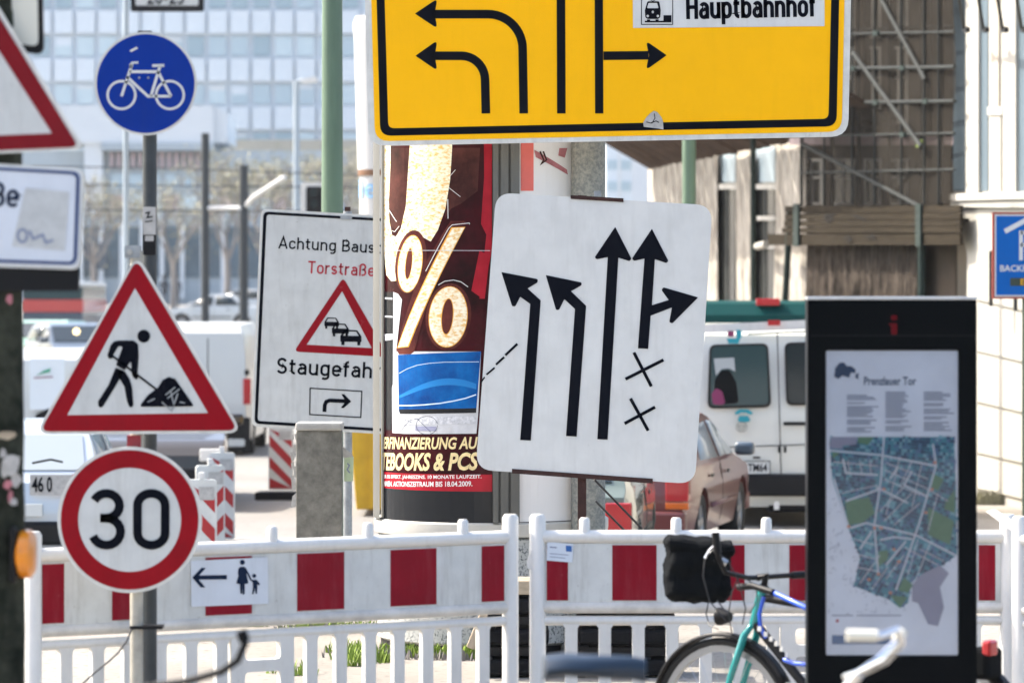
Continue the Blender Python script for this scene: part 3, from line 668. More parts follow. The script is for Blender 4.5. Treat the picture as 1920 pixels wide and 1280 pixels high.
S2('black_foot',[[(721,914),(923,921),(923,1002),(721,995)]],'post_dark',.0046)
tw0,tw1=cth(974,500)[0],cth(1130,500)[0]
po=bent('white_poster',[[(tw0*RC,.77),(tw1*RC,.77),(tw1*RC,4.3),(tw0*RC,4.3)]],'post_white',.002,col,raw=True)
S2('red_margin',[[(976,100),(1000,100),(1000,358),(976,358)]],'post_coral',.004)
S2('red_print',[[(1001,281),(1062,318),(1064,328),(1004,295)],[(1048,278),(1063,278),(1058,296),(1046,292)]],'paper_pink',.004)
S2('dark_print',ribbon([(1012,284),(1019,300),(1014,308),(1024,300),(1018,284)],3),'rust',.0045)
S2('black_edge',[[(976,982),(1082,981),(1082,985),(976,986)]],'post_dark',.004)
# grass round its foot
def tufts(name,label,spots,m,hh,seed):
    rr=random.Random(seed); mb=MB()
    for (x,D,rad,nb) in spots:
        for _ in range(nb):
            a=rr.uniform(0,6.28); r=rad*math.sqrt(rr.random()); bx_,by_=gx(x,D)+r*math.cos(a)*1.4,D+r*math.sin(a)*.5; z=GZ(by_)
            h=hh*rr.uniform(.4,1.2); l=rr.uniform(-.5,.5)*h; wv=rr.uniform(.004,.010); t=rr.uniform(0,3.14); dx,dy=wv*math.cos(t),wv*math.sin(t)
            mb.face([(bx_-dx,by_-dy,z-.004),(bx_+dx,by_+dy,z-.004),(bx_+dx*.7+l*.5,by_+dy*.7,z+h*.7),(bx_+l,by_,z+h)])
    o=mb.build(name,m,None); tag(o,label,'grass',kind='stuff'); return o
tufts('grass','fresh green grass tufts at the foot of the poster column',[(x,21.22+.0008*abs(x-900),.05,34) for x in range(715,905,11)]+[(545,20.4,.10,70),(560,20.3,.08,40),(655,21.6,.10,90),(672,21.2,.12,110),(690,21.0,.10,60),(662,20.8,.05,30),(728,21.05,.06,70),(480,23.3,.05,30)]+[(x,22.95,.10,60) for x in (560,585,605,625,650,672)],'leaf_fresh',.075,3)

tufts('dry_stalks','dry brown stalks and litter among the grass at the column foot',[(x,21.1+.0008*abs(x-900),.09,14) for x in range(640,905,16)]+[(x,22.9,.12,40) for x in (560,600,640,672)],'twig',.06,8)
# ------------------------------------------------------------------ concrete bollard
C=Pl('concrete_post','squat grey concrete post with torn papers at its edges','bollard',603,23.2)
u0,u1=C.loc(557,900)[0],C.loc(641,900)[0]; zt=zz(806,23.2)
MB().box((u0,-.11,-.02),(u1,.11,zt)).build('shaft','concrete',C.root,bevel=.008)
MB().box((u0-.004,-.13,zt),(u1+.008,.13,zz(791,23.2))).build('cap','concrete_light',C.root,bevel=.014)
for k in range(16):
    x=556+rnd.uniform(-8,3); y=815+k*6.5+rnd.uniform(-3,3); a=rnd.uniform(4,9)
    C.flat('paper_scrap',[[(x-a*.6,y-a*.5),(x+a*.4,y-a),(x+a*.5,y+a*.6),(x-a*.3,y+a)]],'paper',.10-rnd.uniform(0,.15),.002)
C.flat('paper_scrap',[[(548,930),(557,922),(557,948),(545,952)]],'paper',.09,.002)
C.flat('green_sticker',[[(645,852),(663,856),(662,902),(645,902)]],'paper_green',.05,.002)
C.flat('sticker',[[(642,836),(660,850),(662,856),(643,858)]],'paper',.055,.002)
C.flat('sticker_print',ribbon([(651,868),(655,872),(651,880),(656,886)],2.5),'map_text',.053)

# ------------------------------------------------------------------ site barriers
def fence(label, xa, Da, xb, Db, reds, pegs, slats, extra=None):
    A=Vector((gx(xa,Da),Da)); Bv=Vector((gx(xb,Db),Db)); d=Bv-A; Lf=d.length; ang=math.atan2(d.y,d.x)
    p=Pl('barrier_fence',label,'barrier',xa,Da,ang,'white plastic site barriers'); r=p.root
    for u in (0,Lf):
        MB().tube([(u,0,.03),(u,0,1.085),(u,0,1.10)],[.036,.036,.026],14).build('end_post','plastic_white',r,True)
        MB().box((u-.09,-.38,0),(u+.09,.38,.028)).build('foot','black_rubber',r,bevel=.01)
    MB().tube([(.02,0,1.0),(Lf-.02,0,1.0)],.030,14).build('top_rail','plastic_white',r,True)
    MB().tube([(.02,0,.690),(Lf-.02,0,.690)],.026,14).build('middle_rail','plastic_dirty',r,True)
    MB().tube([(.02,0,.632),(Lf-.02,0,.632)],.021,14).build('lower_rail','plastic_white',r,True)
    MB().tube([(.02,0,.14),(Lf-.02,0,.14)],.028,14).build('bottom_rail','plastic_white',r,True)
    bd=MB().box((.034,-.014,.712),(Lf-.034,.014,.972)).build('warning_board','board_white',r)
    for x0,x1 in reds:
        u0,u1=p.loc(x0,1070,.014)[0],p.loc(x1,1070,.014)[0]
        MB().box((u0,-.0165,.722),(u1,-.0142,.965)).build('red_stripe','band_red',bd)
    for x in pegs:
        u=p.loc(x,1000)[0]; MB().tube([(u,0,1.0),(u,0,1.075),(u,0,1.085)],[.024,.023,.016],12).build('peg','plastic_white',r,True)
    n=int(round((Lf-.1)/.138)); skip=slats
    for k in range(1,n):
        u=k*Lf/n
        if skip and skip[0]<u<skip[1]: continue
        wv=.027
        mb=MB(); mb.prism(rpoly([(u-wv-.018,.625),(u-wv,.60),(u-wv,.17),(u-wv-.018,.145),(u+wv+.018,.145),(u+wv,.17),(u+wv,.60),(u+wv+.018,.625)],.012,3),-.016,.016)
        mb.build('slat','plastic_white',r,bevel=.006)
    if skip:
        a,b=skip
        MB().prism([(a-.03,.14),(b+.03,.14),(b+.03,.625),(a-.03,.625)],-.017,.017,[rpoly([(a+.035,.525),(b-.035,.525),(b-.035,.60),(a+.035,.60)],.02,3),rpoly([(a+.035,.40),(b-.035,.40),(b-.035,.475),(a+.035,.475)],.02,3)]).build('hand_hold','plastic_white',r,bevel=.006)
    return p,bd,Lf
FA,fb,_=fence('white plastic barrier with red striped board, carrying the pedestrian arrow sign',62,15.25,957,16.45,[(79,120),(210,272),(385,472),(557,645),(732,818),(903,945)],[187,510,690,868],(.93,1.17))
ps=FA.flat('pedestrian_sign',[[(358,1051),(502,1044),(503,1131),(359,1137)]],'sign_bluewhite',.0195,.002,parent=fb)
FA.root['group']=FB_G='white plastic site barriers'
ps2=crp(40,1000,4.0)
FA.flat('arrow_symbol',[ps2(x) for x in ribbon([(1300,328),(1542,325)],32)]+[ps2([(1282,328),(1352,254),(1384,256),(1320,328),(1380,402),(1346,402)])],'sign_navy',.0215,parent=fb)
FA.flat('woman_symbol',[ps2(ell(1658,214,19,19,18)),ps2([(1640,248),(1672,246),(1690,265),(1690,305),(1703,372),(1676,376),(1676,450),(1660,458),(1658,380),(1655,450),(1642,446),(1640,378),(1612,372),(1630,310),(1624,300),(1628,262)])]+[ps2(x) for x in ribbon([(1678,258),(1706,310),(1720,342)],13)],'sign_navy',.0215,parent=fb)
FA.flat('child_symbol',[ps2(ell(1747,315,15,15,18)),ps2([(1735,345),(1765,345),(1790,375),(1784,388),(1770,378),(1770,405),(1768,450),(1756,446),(1752,405),(1740,455),(1730,450),(1738,400),(1735,362),(1716,348),(1720,340)])],'sign_navy',.0215,parent=fb)
FB,fb2,_=fence('white plastic barrier behind the turquoise bicycle and the map stele',1008,16.45,1890,16.45,[(1025,1065),(1148,1231),(1315,1396),(1480,1562),(1640,1730),(1835,1866)],[1096,1268,1437,1610,1780],(1.10,1.34))
FB.flat('address_label',[[(1026,1015),(1075,1019),(1073,1054),(1025,1050)]],'sticker',.0195,.001,parent=fb2)
FB.flat('label_print',[[(1061,1022),(1072,1023),(1072,1034),(1061,1033)]],'sticker_blue',.0205,parent=fb2)
FB.flat('label_lines',ribbon([(1031,1025),(1044,1026)],2.4)+ribbon([(1031,1037),(1066,1040)],1.2)+ribbon([(1031,1043),(1060,1046)],1.2),'map_text',.0205,parent=fb2)
FB.flat('coupling_hook',[rpoly([(1003,1000),(1015,1000),(1015,1062),(990,1068),(987,1055),(998,1025)],6)],'plastic_white',.02,.03)
FC,_,_=fence('white plastic barrier panel standing at right edge of the picture',1912,16.3,2560,15.0,[(1935,1990),(2100,2190),(2300,2390)],[2050,2250],None)
FC.flat('coupling_hook',[[(1848,958),(1858,955),(1905,985),(1905,1000),(1890,990)]],'plastic_white',.03,.03)

# ------------------------------------------------------------------ base plates and timbers under the lane board
def slab(label,x0,x1,y0,y1,D,dep,name,m,cat,grp,rz=0.):
    p=Pl(name,label,cat,(x0+x1)/2,D,rz,grp,zz(y1,D)); u=(x1-x0)/2/F*D; h=(y1-y0)/F*D
    return p,u,h,dep
z1=0.0
levels=[(0.0,'bottom'),(.165,'middle'),(.33,'top')]
for zi,nm in levels:
    xoff=.02*math.sin(zi*9)
    for sx,side,xc in ((-1,'left',958),(1,'right',1170)):
        r=thing('base_plate','black recycled plastic base plate, %s of the stack on the %s under lane board'%(nm,side),'base plate',(gx(xc,20.35)+xoff,20.35,zi),0,'black base plates under the lane board')
        hx=.185 if sx<0 else .27
        mb=MB().box((-hx,-.2,.012),(hx,.2,.10)); mb.build('slab','black_rubber',r,bevel=.02)
        for q_ in (-.12,.12): MB().box((q_-.02,-.205,.10),(q_+.02,.2,.118)).build('rib','black_rubber',r,bevel=.004)
        for q_ in (-hx+.03,hx-.03): MB().box((q_-.025,-.19,.0),(q_+.025,.19,.011)).build('foot','black_rubber',r)
        if zi<.3: MB().box((-hx+.02,-.17,.119),(hx-.02,.17,.163)).build('spacer_block','black_plastic',r)
def timber(label,xc,zc,L_,hh,dp,D,tilt,rz=0.):
    o=MB().box((-L_/2,-dp/2,0),(L_/2,dp/2,hh)).build('timber','timber',None,bevel=.005); o.location=(gx(xc,D),D,zc); o.rotation_euler=(0,tilt,rz)
    tag(o,label,'timber','pale timbers on the base plates')
timber('pale timber lying across the left stack of black base plates',960,.450,.42,.075,.30,20.3,0)
timber('pale timber lying across the right stack of black base plates',1168,.450,.52,.075,.30,20.3,0)
timber('short pale timber stub leaning on left end of black base plates',902,.25,.20,.045,.06,20.12,R(-68))
# ------------------------------------------------------------------ map stele
St=Pl('map_stele','tall black information stele with blue city map and red i','information stele',1674,13.8)
u0,u1=St.loc(1514,900)[0],St.loc(1832,900)[0]; zt=zz(562,13.8); dp=.11
MB().prism([(u0,0),(u1,0),(u1,zt),(u0,zt)],0,dp,[[St.loc(1549,657),St.loc(1797,657),St.loc(1797,1228),St.loc(1549,1228)]]).build('casing','stele_black',St.root,bevel=.006)
MB().box((u0-.002,-.004,zt),(u1+.002,dp+.004,zt+.012)).build('top_cap','alu',St.root,bevel=.003)
MB().box((u0+.01,.05,.01),(u1-.01,dp-.01,zt-.02)).build('core','black_plastic',St.root)
St.flat('header_seam',[box2(1520,628,1826,630)],'black_plastic',.0015)
St.flat('info_symbol',[rpoly(box2(1671,606,1682,627),2),rpoly(box2(1671,591,1682,600),3),box2(1667,606,1672,610)],'info_red',.003,.002)
mp=St.flat('map_sheet',[box2(1546,654,1800,1231)],'map_paper',-.012,.004)
s1=crp(1500,800,2.6667)
mpoly=s1([(150,50),(770,50),(780,300),(785,640),(700,700),(560,770),(540,880),(500,905),(440,860),(270,795),(300,650),(240,500),(160,260),(150,120)])
def inside(p,poly):
    x,y=p; c=False; n=len(poly)
    for i in range(n):
        x0,y0=poly[i]; x1,y1=poly[i-1]
        if (y0>y)!=(y1>y) and x<(x1-x0)*(y-y0)/(y1-y0)+x0: c=not c
    return c
parks=[s1(p) for p in ([(225,370),(345,350),(375,430),(310,480),(240,490)],[(660,230),(720,260),(690,320),(655,300)],[(640,400),(770,470),(750,590),(640,540)],[(395,620),(440,615),(440,660),(390,700)],[(520,750),(565,790),(540,830),(490,815)],[(290,50),(370,50),(340,90),(290,80)],[(160,125),(200,130),(165,160)],[(730,370),(775,310),(775,430),(720,410)],[(450,840),(540,850),(500,905)])]
roads=[[(150,118),(400,140),(680,195)],[(420,50),(405,260),(372,490),(392,740)],[(665,85),(680,195),(600,470),(480,815)],[(250,505),(330,480),(580,540),(785,645)],[(170,260),(240,490)],[(540,380),(440,330),(380,300)],[(300,610),(360,520)],[(560,560),(470,550),(400,565)],[(430,690),(530,570)],[(230,370),(400,310)],[(215,160),(230,230),(390,240)],[(490,200),(450,260)],[(560,220),(520,290),(640,350)]]
rs=[s1(p) for p in roads]
minor=[s1(p) for p in ([(170,175),(390,195)],[(210,330),(390,290)],[(430,180),(640,260)],[(425,215),(620,300)],[(420,260),(600,340)],[(500,150),(430,440)],[(560,170),(500,300)],[(610,180),(560,400)],[(400,420),(520,300)],[(420,470),(560,330)],[(470,490),(600,380)],[(300,640),(380,660)],[(280,700),(385,720)],[(300,780),(400,640)],[(360,810),(440,700)],[(430,760),(520,640)],[(520,600),(690,690)],[(590,560),(540,740)],[(650,580),(580,760)],[(600,610),(720,670)],[(620,300),(740,370)],[(690,330),(640,520)],[(270,560),(375,590)],[(240,170),(250,240)],[(300,170),(310,240)],[(350,170),(355,240)])]
def near_road(p,d):
    for r_ in rs:
        for a,b in zip(r_,r_[1:]):
            A=Vector(a);Bq=Vector(b);t=max(0,min(1,(Vector(p)-A).dot(Bq-A)/(Bq-A).length_squared))
            if (A+(Bq-A)*t-Vector(p)).length<d: return True
    return False
mr=random.Random(5); cols=['map_navy','map_teal','map_blue','map_cyan']; buck={c:[] for c in cols+['map_text']}
for region,(ang,sx,sy) in {0:(5,5.2,6.2),1:(17,6.0,7.0),2:(-62,5.5,7.5)}.items():
    c,s=math.cos(R(ang)),math.sin(R(ang))
    for i in range(-60,60):
        for j in range(-60,60):
            x,y=1670+i*sx*c-j*sy*s, 985+i*sx*s+j*sy*c
            reg=0 if (y<900 or x<1600) else (1 if y<985 else 2)
            if reg!=region or not inside((x,y),mpoly) or near_road((x,y),2.6) or any(inside((x,y),p) for p in parks) or mr.random()<.08: continue
            hx,hy=sx*mr.uniform(.32,.62),sy*mr.uniform(.30,.50)
            wt=(.34,.16,.26,.24) if math.sin(x*.05)+math.cos(y*.037)>0 else (.74,.04,.16,.06)
            buck[mr.choices(cols,wt)[0]].append([(x+a*hx*c-b*hy*s,y+a*hx*s+b*hy*c) for a,b in ((-1,-1),(1,-1),(1,1),(-1,1))])
for _ in range(420):
    x,y=mr.uniform(1553,1793),mr.uniform(830,1150)
    if inside((x,y),mpoly) or (x>1700 and y>1060): continue
    a=mr.uniform(0,3.14); l=mr.uniform(1.5,4.5); buck['map_text'].append([(x-l*math.cos(a),y-l*math.sin(a)),(x+l*math.cos(a),y+l*math.sin(a)),(x+l*math.cos(a)+.9,y+l*math.sin(a)+.9),(x-l*math.cos(a)+.9,y-l*math.sin(a)+.9)])
St.flat('map_field',[mpoly],'map_teal',-.0115,parent=mp)
St.flat('map_roads',[x for r_ in rs for x in ribbon(r_,3.4)]+[x for r_ in minor for x in ribbon(r_,1.5)],'map_road',-.0101,parent=mp)
for c,pl in buck.items(): St.flat('map_blocks',pl,c,-.011,parent=mp)
St.flat('map_parks',parks,'map_green',-.0105,parent=mp)
St.flat('map_outskirts',[s1([(600,740),(700,690),(745,730),(700,800),(720,900),(690,995),(640,985),(590,880),(560,870),(560,790)])],'map_grey',-.0108,parent=mp)
St.flat('map_stops',[s1(ell(x,y,9,7,8)) for x,y in ((345,762),(452,828),(243,497),(420,310),(660,312),(630,428),(495,672),(405,505),(372,505),(675,178),(392,735),(470,612))],'map_orange',-.010,parent=mp)
St.flat('crest',[rpoly([(1564,706),(1566,690),(1574,680),(1582,679),(1588,686),(1596,686),(1604,692),(1604,700),(1596,698),(1592,708),(1580,704),(1572,710)],2),[(1604,702),(1610,698),(1609,711),(1604,708)]],'map_navy',-.011,parent=mp)
St.flat('lettering',font_box('Prenzlauer Tor',1620,706,1718,722,0,.02),'map_navy',-.011,parent=mp)
ln=[]
for x0,x1,y0 in ((1588,1648,740),(1660,1712,734),(1732,1790,734)):
    y=y0
    while y<808:
        l=mr.uniform(.55,1); ln.append(box2(x0,y,x0+(x1-x0)*l,y+2.2)); y+=mr.choice([3.6,3.6,3.6,7])
St.flat('small_print',ln,'map_text',-.0112,parent=mp)
St.flat('blue_corner',[s1([(152,50),(290,50),(280,88),(215,95),(210,110),(152,108)])],'map_grey',-.0104,parent=mp)
St.flat('legend',[box2(1560,1152,1600,1154),box2(1606,1152,1690,1154)],'map_text',-.011,parent=mp); St.flat('legend_stop',[ell(1570,1163,3,3,10)],'text_red',-.011,parent=mp)
St.flat('legend_bar',[box2(1560,1190,1680,1207)],'map_blue',-.011,parent=mp)
gl=bpy.data.materials.new('cover_glass'); gl.use_nodes=True; MATS['cover_glass']=gl
t_=gl.node_tree; t_.nodes.remove(t_.nodes['Principled BSDF']); o_=t_.nodes['Material Output']; fr=t_.nodes.new('ShaderNodeFresnel'); fr.inputs[0].default_value=1.5
g1=t_.nodes.new('ShaderNodeBsdfTransparent'); g2=t_.nodes.new('ShaderNodeBsdfGlossy'); g2.inputs['Roughness'].default_value=.02; mx=t_.nodes.new('ShaderNodeMixShader')
t_.links.new(fr.outputs[0],mx.inputs[0]); t_.links.new(g1.outputs[0],mx.inputs[1]); t_.links.new(g2.outputs[0],mx.inputs[2]); t_.links.new(mx.outputs[0],o_.inputs[0])
St.flat('cover_glass',[box2(1547,655,1799,1230)],'cover_glass',-.004)

# ------------------------------------------------------------------ bicycles
def wheel(r, u, R_, parent, tyre_w=.021):
    mb=MB().lathe([(R_-.028,-tyre_w*.7),(R_-.012,-tyre_w),(R_,-tyre_w*.45),(R_,tyre_w*.45),(R_-.012,tyre_w),(R_-.028,tyre_w*.7)],(u,0,R_),48,'y')
    o=mb.build('wheel','tyre',r,True)
    MB().lathe([(R_-.030,-.012),(R_-.056,-.011),(R_-.056,.011),(R_-.030,.012)],(u,0,R_),48,'y').build('rim','rim_metal',o,True)
    sp=MB()
    for k in range(28):
        a=2*math.pi*k/28; b=a+(.5 if k%2 else -.5); s=.028*(1 if k%4<2 else -1)
        sp.tube([(u+.02*math.cos(b),s,R_+.02*math.sin(b)),(u+(R_-.054)*math.cos(a),0,R_+(R_-.054)*math.sin(a))],.0013,4,False)
    sp.build('spokes','steel',o)
    MB().tube([(u,-.05,R_),(u,.05,R_)],.018,10).build('hub','steel',o,True)
def fender(r,u,R_,a0,a1,m):
    mb=MB(); n=20
    for k in range(n+1):
        a=R(a0+(a1-a0)*k/n)
        for y,dr in ((-.03,.008),(-.016,.022),(.016,.022),(.03,.008)): mb.v.append((u+(R_+dr)*math.cos(a),y,R_+(R_+dr)*math.sin(a)))
    for k in range(n):
        for j in range(3): i=k*4+j; mb.f.append((i,i+1,i+5,i+4)); mb.mi.append(0)
    o=mb.build('mudguard',m,r,True); md=o.modifiers.new('s','SOLIDIFY'); md.thickness=.002
def bicycle(label, loc, rz, frame, fork, bars, grips, saddle_m='black_plastic', saddle_z=.98, hb=None, seatx=-.30, R_=.34):
    """local +x forward, rear hub at x=-.53, front hub at x=+.53"""
    r=thing('bicycle',label,'bicycle',loc,rz)
    wheel(r,.53,R_,r); wheel(r,-.53,R_,r); fender(r,.53,R_,20,150,'black_plastic'); fender(r,-.53,R_,30,190,'black_plastic')
    ht,hb_=Vector((.335,0,.90)),Vector((.385,0,.735)); bb=Vector((-.09,0,.29)); st_=Vector((-.21,0,.80))
    f=MB(); f.tube([hb_+Vector((0,0,.02)),bb],.019,12); f.tube([ht-Vector((0,0,.05)),st_],.016,12); f.tube([bb,st_+Vector((-.02,0,.06))],.016,12)
    for s in (-1,1):
        f.tube([bb+Vector((0,s*.03,0)),(-.53,s*.055,R_)],.010,8); f.tube([st_+Vector((0,s*.015,-.03)),(-.53,s*.055,R_)],.008,8)
    f.build('frame',frame,r,True)
    MB().tube([hb_,ht],.021,12).build('head_tube',fork,r,True)
    for s in (-1,1):
        MB().tube([hb_+Vector((0,s*.02,0)),(.40,s*.045,.70),(.455,s*.050,.55),(.505,s*.052,.40),(.53,s*.055,R_)],[.013,.016,.015,.013,.010],10).build('fork_blade',fork,r,True)
    MB().tube([ht,ht+Vector((-.01,0,.04)),Vector((hb[len(hb)//2]) if hb else (.37,0,1.04))],.015,10).build('stem',bars,r,True)
    if hb is None: hb=[(.05,-.30,1.0),(.16,-.27,1.03),(.30,-.17,1.05),(.37,0,1.04),(.30,.17,1.05),(.16,.27,1.03),(.05,.30,1.0)]
    b_=MB().tube(hb,.0105,12).build('handlebar',bars,r,True)
    for a,b in ((hb[0],hb[1]),(hb[-1],hb[-2])): MB().tube([a,Vector(a).lerp(Vector(b),.85)],.0155,12).build('grip',grips,r,True)
    MB().tube([st_,Vector((seatx+.03,0,saddle_z-.05))],.013,10).build('seat_post','steel',r,True)
    mb=MB(); ns=12
    prof=[(-.14,.045,.0),(-.13,.085,.02),(-.08,.095,.03),(-.02,.075,.022),(.04,.045,.018),(.10,.028,.014),(.14,.02,.0)]
    for x,wd,h in prof:
        for j in range(ns):
            a=2*math.pi*j/ns; mb.v.append((seatx+x,wd*math.cos(a),saddle_z+h*.6+(.034 if math.sin(a)>0 else .03)*math.sin(a)))
    for k in range(len(prof)-1):
        for j in range(ns): i=k*ns; mb.f.append((i+j,i+(j+1)%ns,i+ns+(j+1)%ns,i+ns+j)); mb.mi.append(0)
    mb.f.append(tuple(range(ns))); mb.mi.append(0); mb.f.append(tuple(range(len(mb.v)-ns,len(mb.v)))); mb.mi.append(0)
    mb.build('saddle',saddle_m,r,True,fix=True)
    MB().lathe([(.0,-.006),(.085,-.006),(.085,.006),(0,.006)],(-.09,-.045,.29),28,'y').build('chainring','steel',r)
    for s in (-1,1):
        MB().tube([(-.09,s*.06,.29),(-.09+s*.12,s*.075,.29-s*.12)],.010,8).build('crank','steel',r,True)
        MB().box((-.09+s*.12-.045,s*.075+(0 if s>0 else -.09),.29-s*.12-.012),(-.09+s*.12+.045,s*.075+(.09 if s>0 else 0),.29-s*.12+.012)).build('pedal','black_plastic',r)
    mb=MB().box((-.62,-.06,.73),(-.26,.06,.745)); mb.build('rack','black_plastic',r,bevel=.005)
    for s in (-1,1): MB().tube([(-.53,s*.06,R_),(-.50,s*.06,.73)],.005,6).build('rack_strut','black_plastic',r)
    return r
fx,fy=gx(1358,15.1),15.1; dv=Vector((-.78,.626)); ctr=Vector((fx,fy))-dv*.53
rzb=math.atan2(dv.y,dv.x)
bars=[(.30,-.30,.885),(.33,-.2,.90),(.35,-.04,.93),(.36,.0,.94),(.35,.04,.95),(.36,.22,1.0),(.40,.31,1.03)]
bi=bicycle('turquoise and black bicycle with black handlebar bag leaning before the barrier',(ctr.x,ctr.y,0),rzb,'black_plastic','teal_paint','black_plastic','black_plastic',hb=[(.37,.285,1.125),(.36,.28,1.03),(.36,.23,.965),(.36,.08,.935),(.365,0,.93),(.36,-.06,.93),(.34,-.18,.93),(.30,-.27,.93)])
BM=bi.matrix_basis.to_3x3() if False else Matrix.Rotation(rzb,3,'Z')
def bl(x,y,D): return BM.inverted()@(P(x,y,D)-Vector((ctr.x,ctr.y,0)))
MB().tube([bl(1450,1110,14.75),bl(1480,1124,14.65),bl(1520,1143,14.55),bl(1560,1165,14.5)],.011,10).build('lock_tube','blue_tube',bi,True)
MB().tube([bl(1432,1118,14.8),bl(1424,1150,14.8),bl(1426,1175,14.8),bl(1436,1195,14.8)],.008,10).build('lock_tube','blue_tube',bi,True)
MB().tube([bl(1470,1236,14.75),bl(1490,1243,14.7),bl(1530,1246,14.6)],.009,10).build('lock_tube','blue_tube',bi,True)
bg_=MB(); bg_.box((-.13,-.125,-.13),(.13,.125,.115)); bp_=bl(1308,1066,15.35)
tx=bpy.data.textures.new('crumple','CLOUDS'); tx.noise_scale=.07
def crumple(o,s=.03):
    o.modifiers[0].width=.045; m1=o.modifiers.new('sub','SUBSURF'); m1.subdivision_type='SIMPLE'; m1.levels=4; m1.render_levels=4
    m2=o.modifiers.new('crumple','DISPLACE'); m2.texture=tx; m2.strength=s; m2.mid_level=.5
bgo=bg_.build('handlebar_bag','black_fabric',bi,True,bevel=.05,seg=4,M=Matrix.Translation(bp_)@Matrix.Rotation(-rzb,4,'Z'))
MB().box((-.145,-.132,.06),(.14,.132,.125)).build('bag_flap','black_fabric',bgo,True,bevel=.03,seg=3,M=Matrix.Translation(bp_)@Matrix.Rotation(-rzb,4,'Z')@Matrix.Rotation(R(6),4,'Y'))
crumple(bgo,.05)
for c_ in bgo.children: crumple(c_,.035)
for pts_ in (((1338,1030),(1322,1045),(1318,1080),(1330,1125),(1362,1165)),((1345,1035),(1365,1050),(1385,1090),(1398,1140),(1392,1170)),((1400,1085),(1418,1098),(1420,1125),(1405,1150)),((1385,1082),(1372,1110),(1366,1150),(1372,1185))):
    MB().tube([bl(x,y,14.85) for x,y in pts_],.0028,6).build('brake_cable','wire',bi,True)
MB().tube([bl(1342,1020,14.8),bl(1330,1032,14.78),bl(1322,1046,14.78)],.006,8).build('brake_lever','chrome',bi,True)
MB().tube([bl(1352,1050,14.8),bl(1362,1056,14.8)],.014,10).build('lever_clamp','steel',bi,True)
MB().tube([bl(1385,1100,14.9),bl(1412,1098,14.82),bl(1450,1110,14.74)],.014,10).build('lock_sleeve','black_plastic',bi,True)
MB().lathe([(0,-.05),(.02,-.045),(.036,0),(.036,.012),(0,.014)],(0,0,0),16,'x').build('headlamp','black_plastic',bi,True,M=Matrix.Translation(bl(1352,1155,15.05)))
MB().tube([bl(1330,1120,15.2),bl(1324,1150,15.2),bl(1330,1172,15.15),bl(1346,1178,15.1)],.003,6).build('brake_cable','wire',bi,True)
MB().tube([bl(1345,1125,15.2),bl(1360,1145,15.1),bl(1375,1150,15.0)],.003,6).build('brake_cable','wire',bi,True)
MB().box((-.02,-.03,-.03),(.02,.03,.03)).build('rear_lamp','tail_red',bi,bevel=.01,M=Matrix.Translation(bl(1856,1214,14.2)))
MB().box((-.05,-.06,-.08),(.05,.06,.04)).build('rack_bag','black_fabric',bi,bevel=.02,M=Matrix.Translation(bl(1846,1232,14.25)))
lt,_=stroke_text('Tn',0,0,1); 
for k,(x,y) in enumerate(((1424,1178),(1436,1188),(1446,1197),(1456,1206),(1466,1216),(1476,1228))):
    MB().box((-.008,-.003,-.009),(.008,.003,.009)).build('frame_letter','plastic_white',bi,M=Matrix.Translation(bl(x,y,14.75)))
# near city bicycle, out of focus: saddle left, chrome handlebar right
D1=10.0; sx_=gx(1115,D1)
bicycle('blurred city bicycle in the foreground with dark blue saddle and chrome handlebar',(sx_+.30,D1+.05,0),0,'black_plastic','black_plastic','chrome','cream','saddle_blue',zz(1262,D1),
   hb=[(gx(1574,D1)-sx_-.3,-.27,zz(1176,D1)),(gx(1640,D1)-sx_-.3,-.26,zz(1178,D1)),(gx(1668,D1)-sx_-.3,-.24,zz(1168,D1)),(gx(1680,D1)-sx_-.3,-.20,zz(1195,D1)),(gx(1655,D1)-sx_-.3,-.13,zz(1232,D1)),(gx(1610,D1)-sx_-.3,-.05,zz(1262,D1)),(gx(1590,D1)-sx_-.3,0,zz(1272,D1)),(gx(1610,D1)-sx_-.3,.05,zz(1272,D1)),(gx(1660,D1)-sx_-.3,.2,zz(1255,D1)),(gx(1700,D1)-sx_-.3,.25,zz(1225,D1)),(gx(1716,D1)-sx_-.3,.28,zz(1205,D1))])
D2=10.4; ox=gx(250,D2)
bicycle('blurred black bicycle at bottom left of which only the handlebar shows',(ox+.35,D2,0),math.pi,'black_plastic','black_plastic','black_plastic','black_rubber','black_plastic',.80,
   hb=[tuple(Matrix.Rotation(math.pi,3,'Z')@(P(x,y,D2+dd)-Vector((ox+.35,D2,0)))) for x,y,dd in ((452,1182,-.3),(460,1205,-.3),(445,1238,-.3),(415,1258,-.27),(350,1276,-.2),(290,1284,-.1),(260,1290,0),(290,1296,.1),(340,1300,.2),(400,1300,.28))])
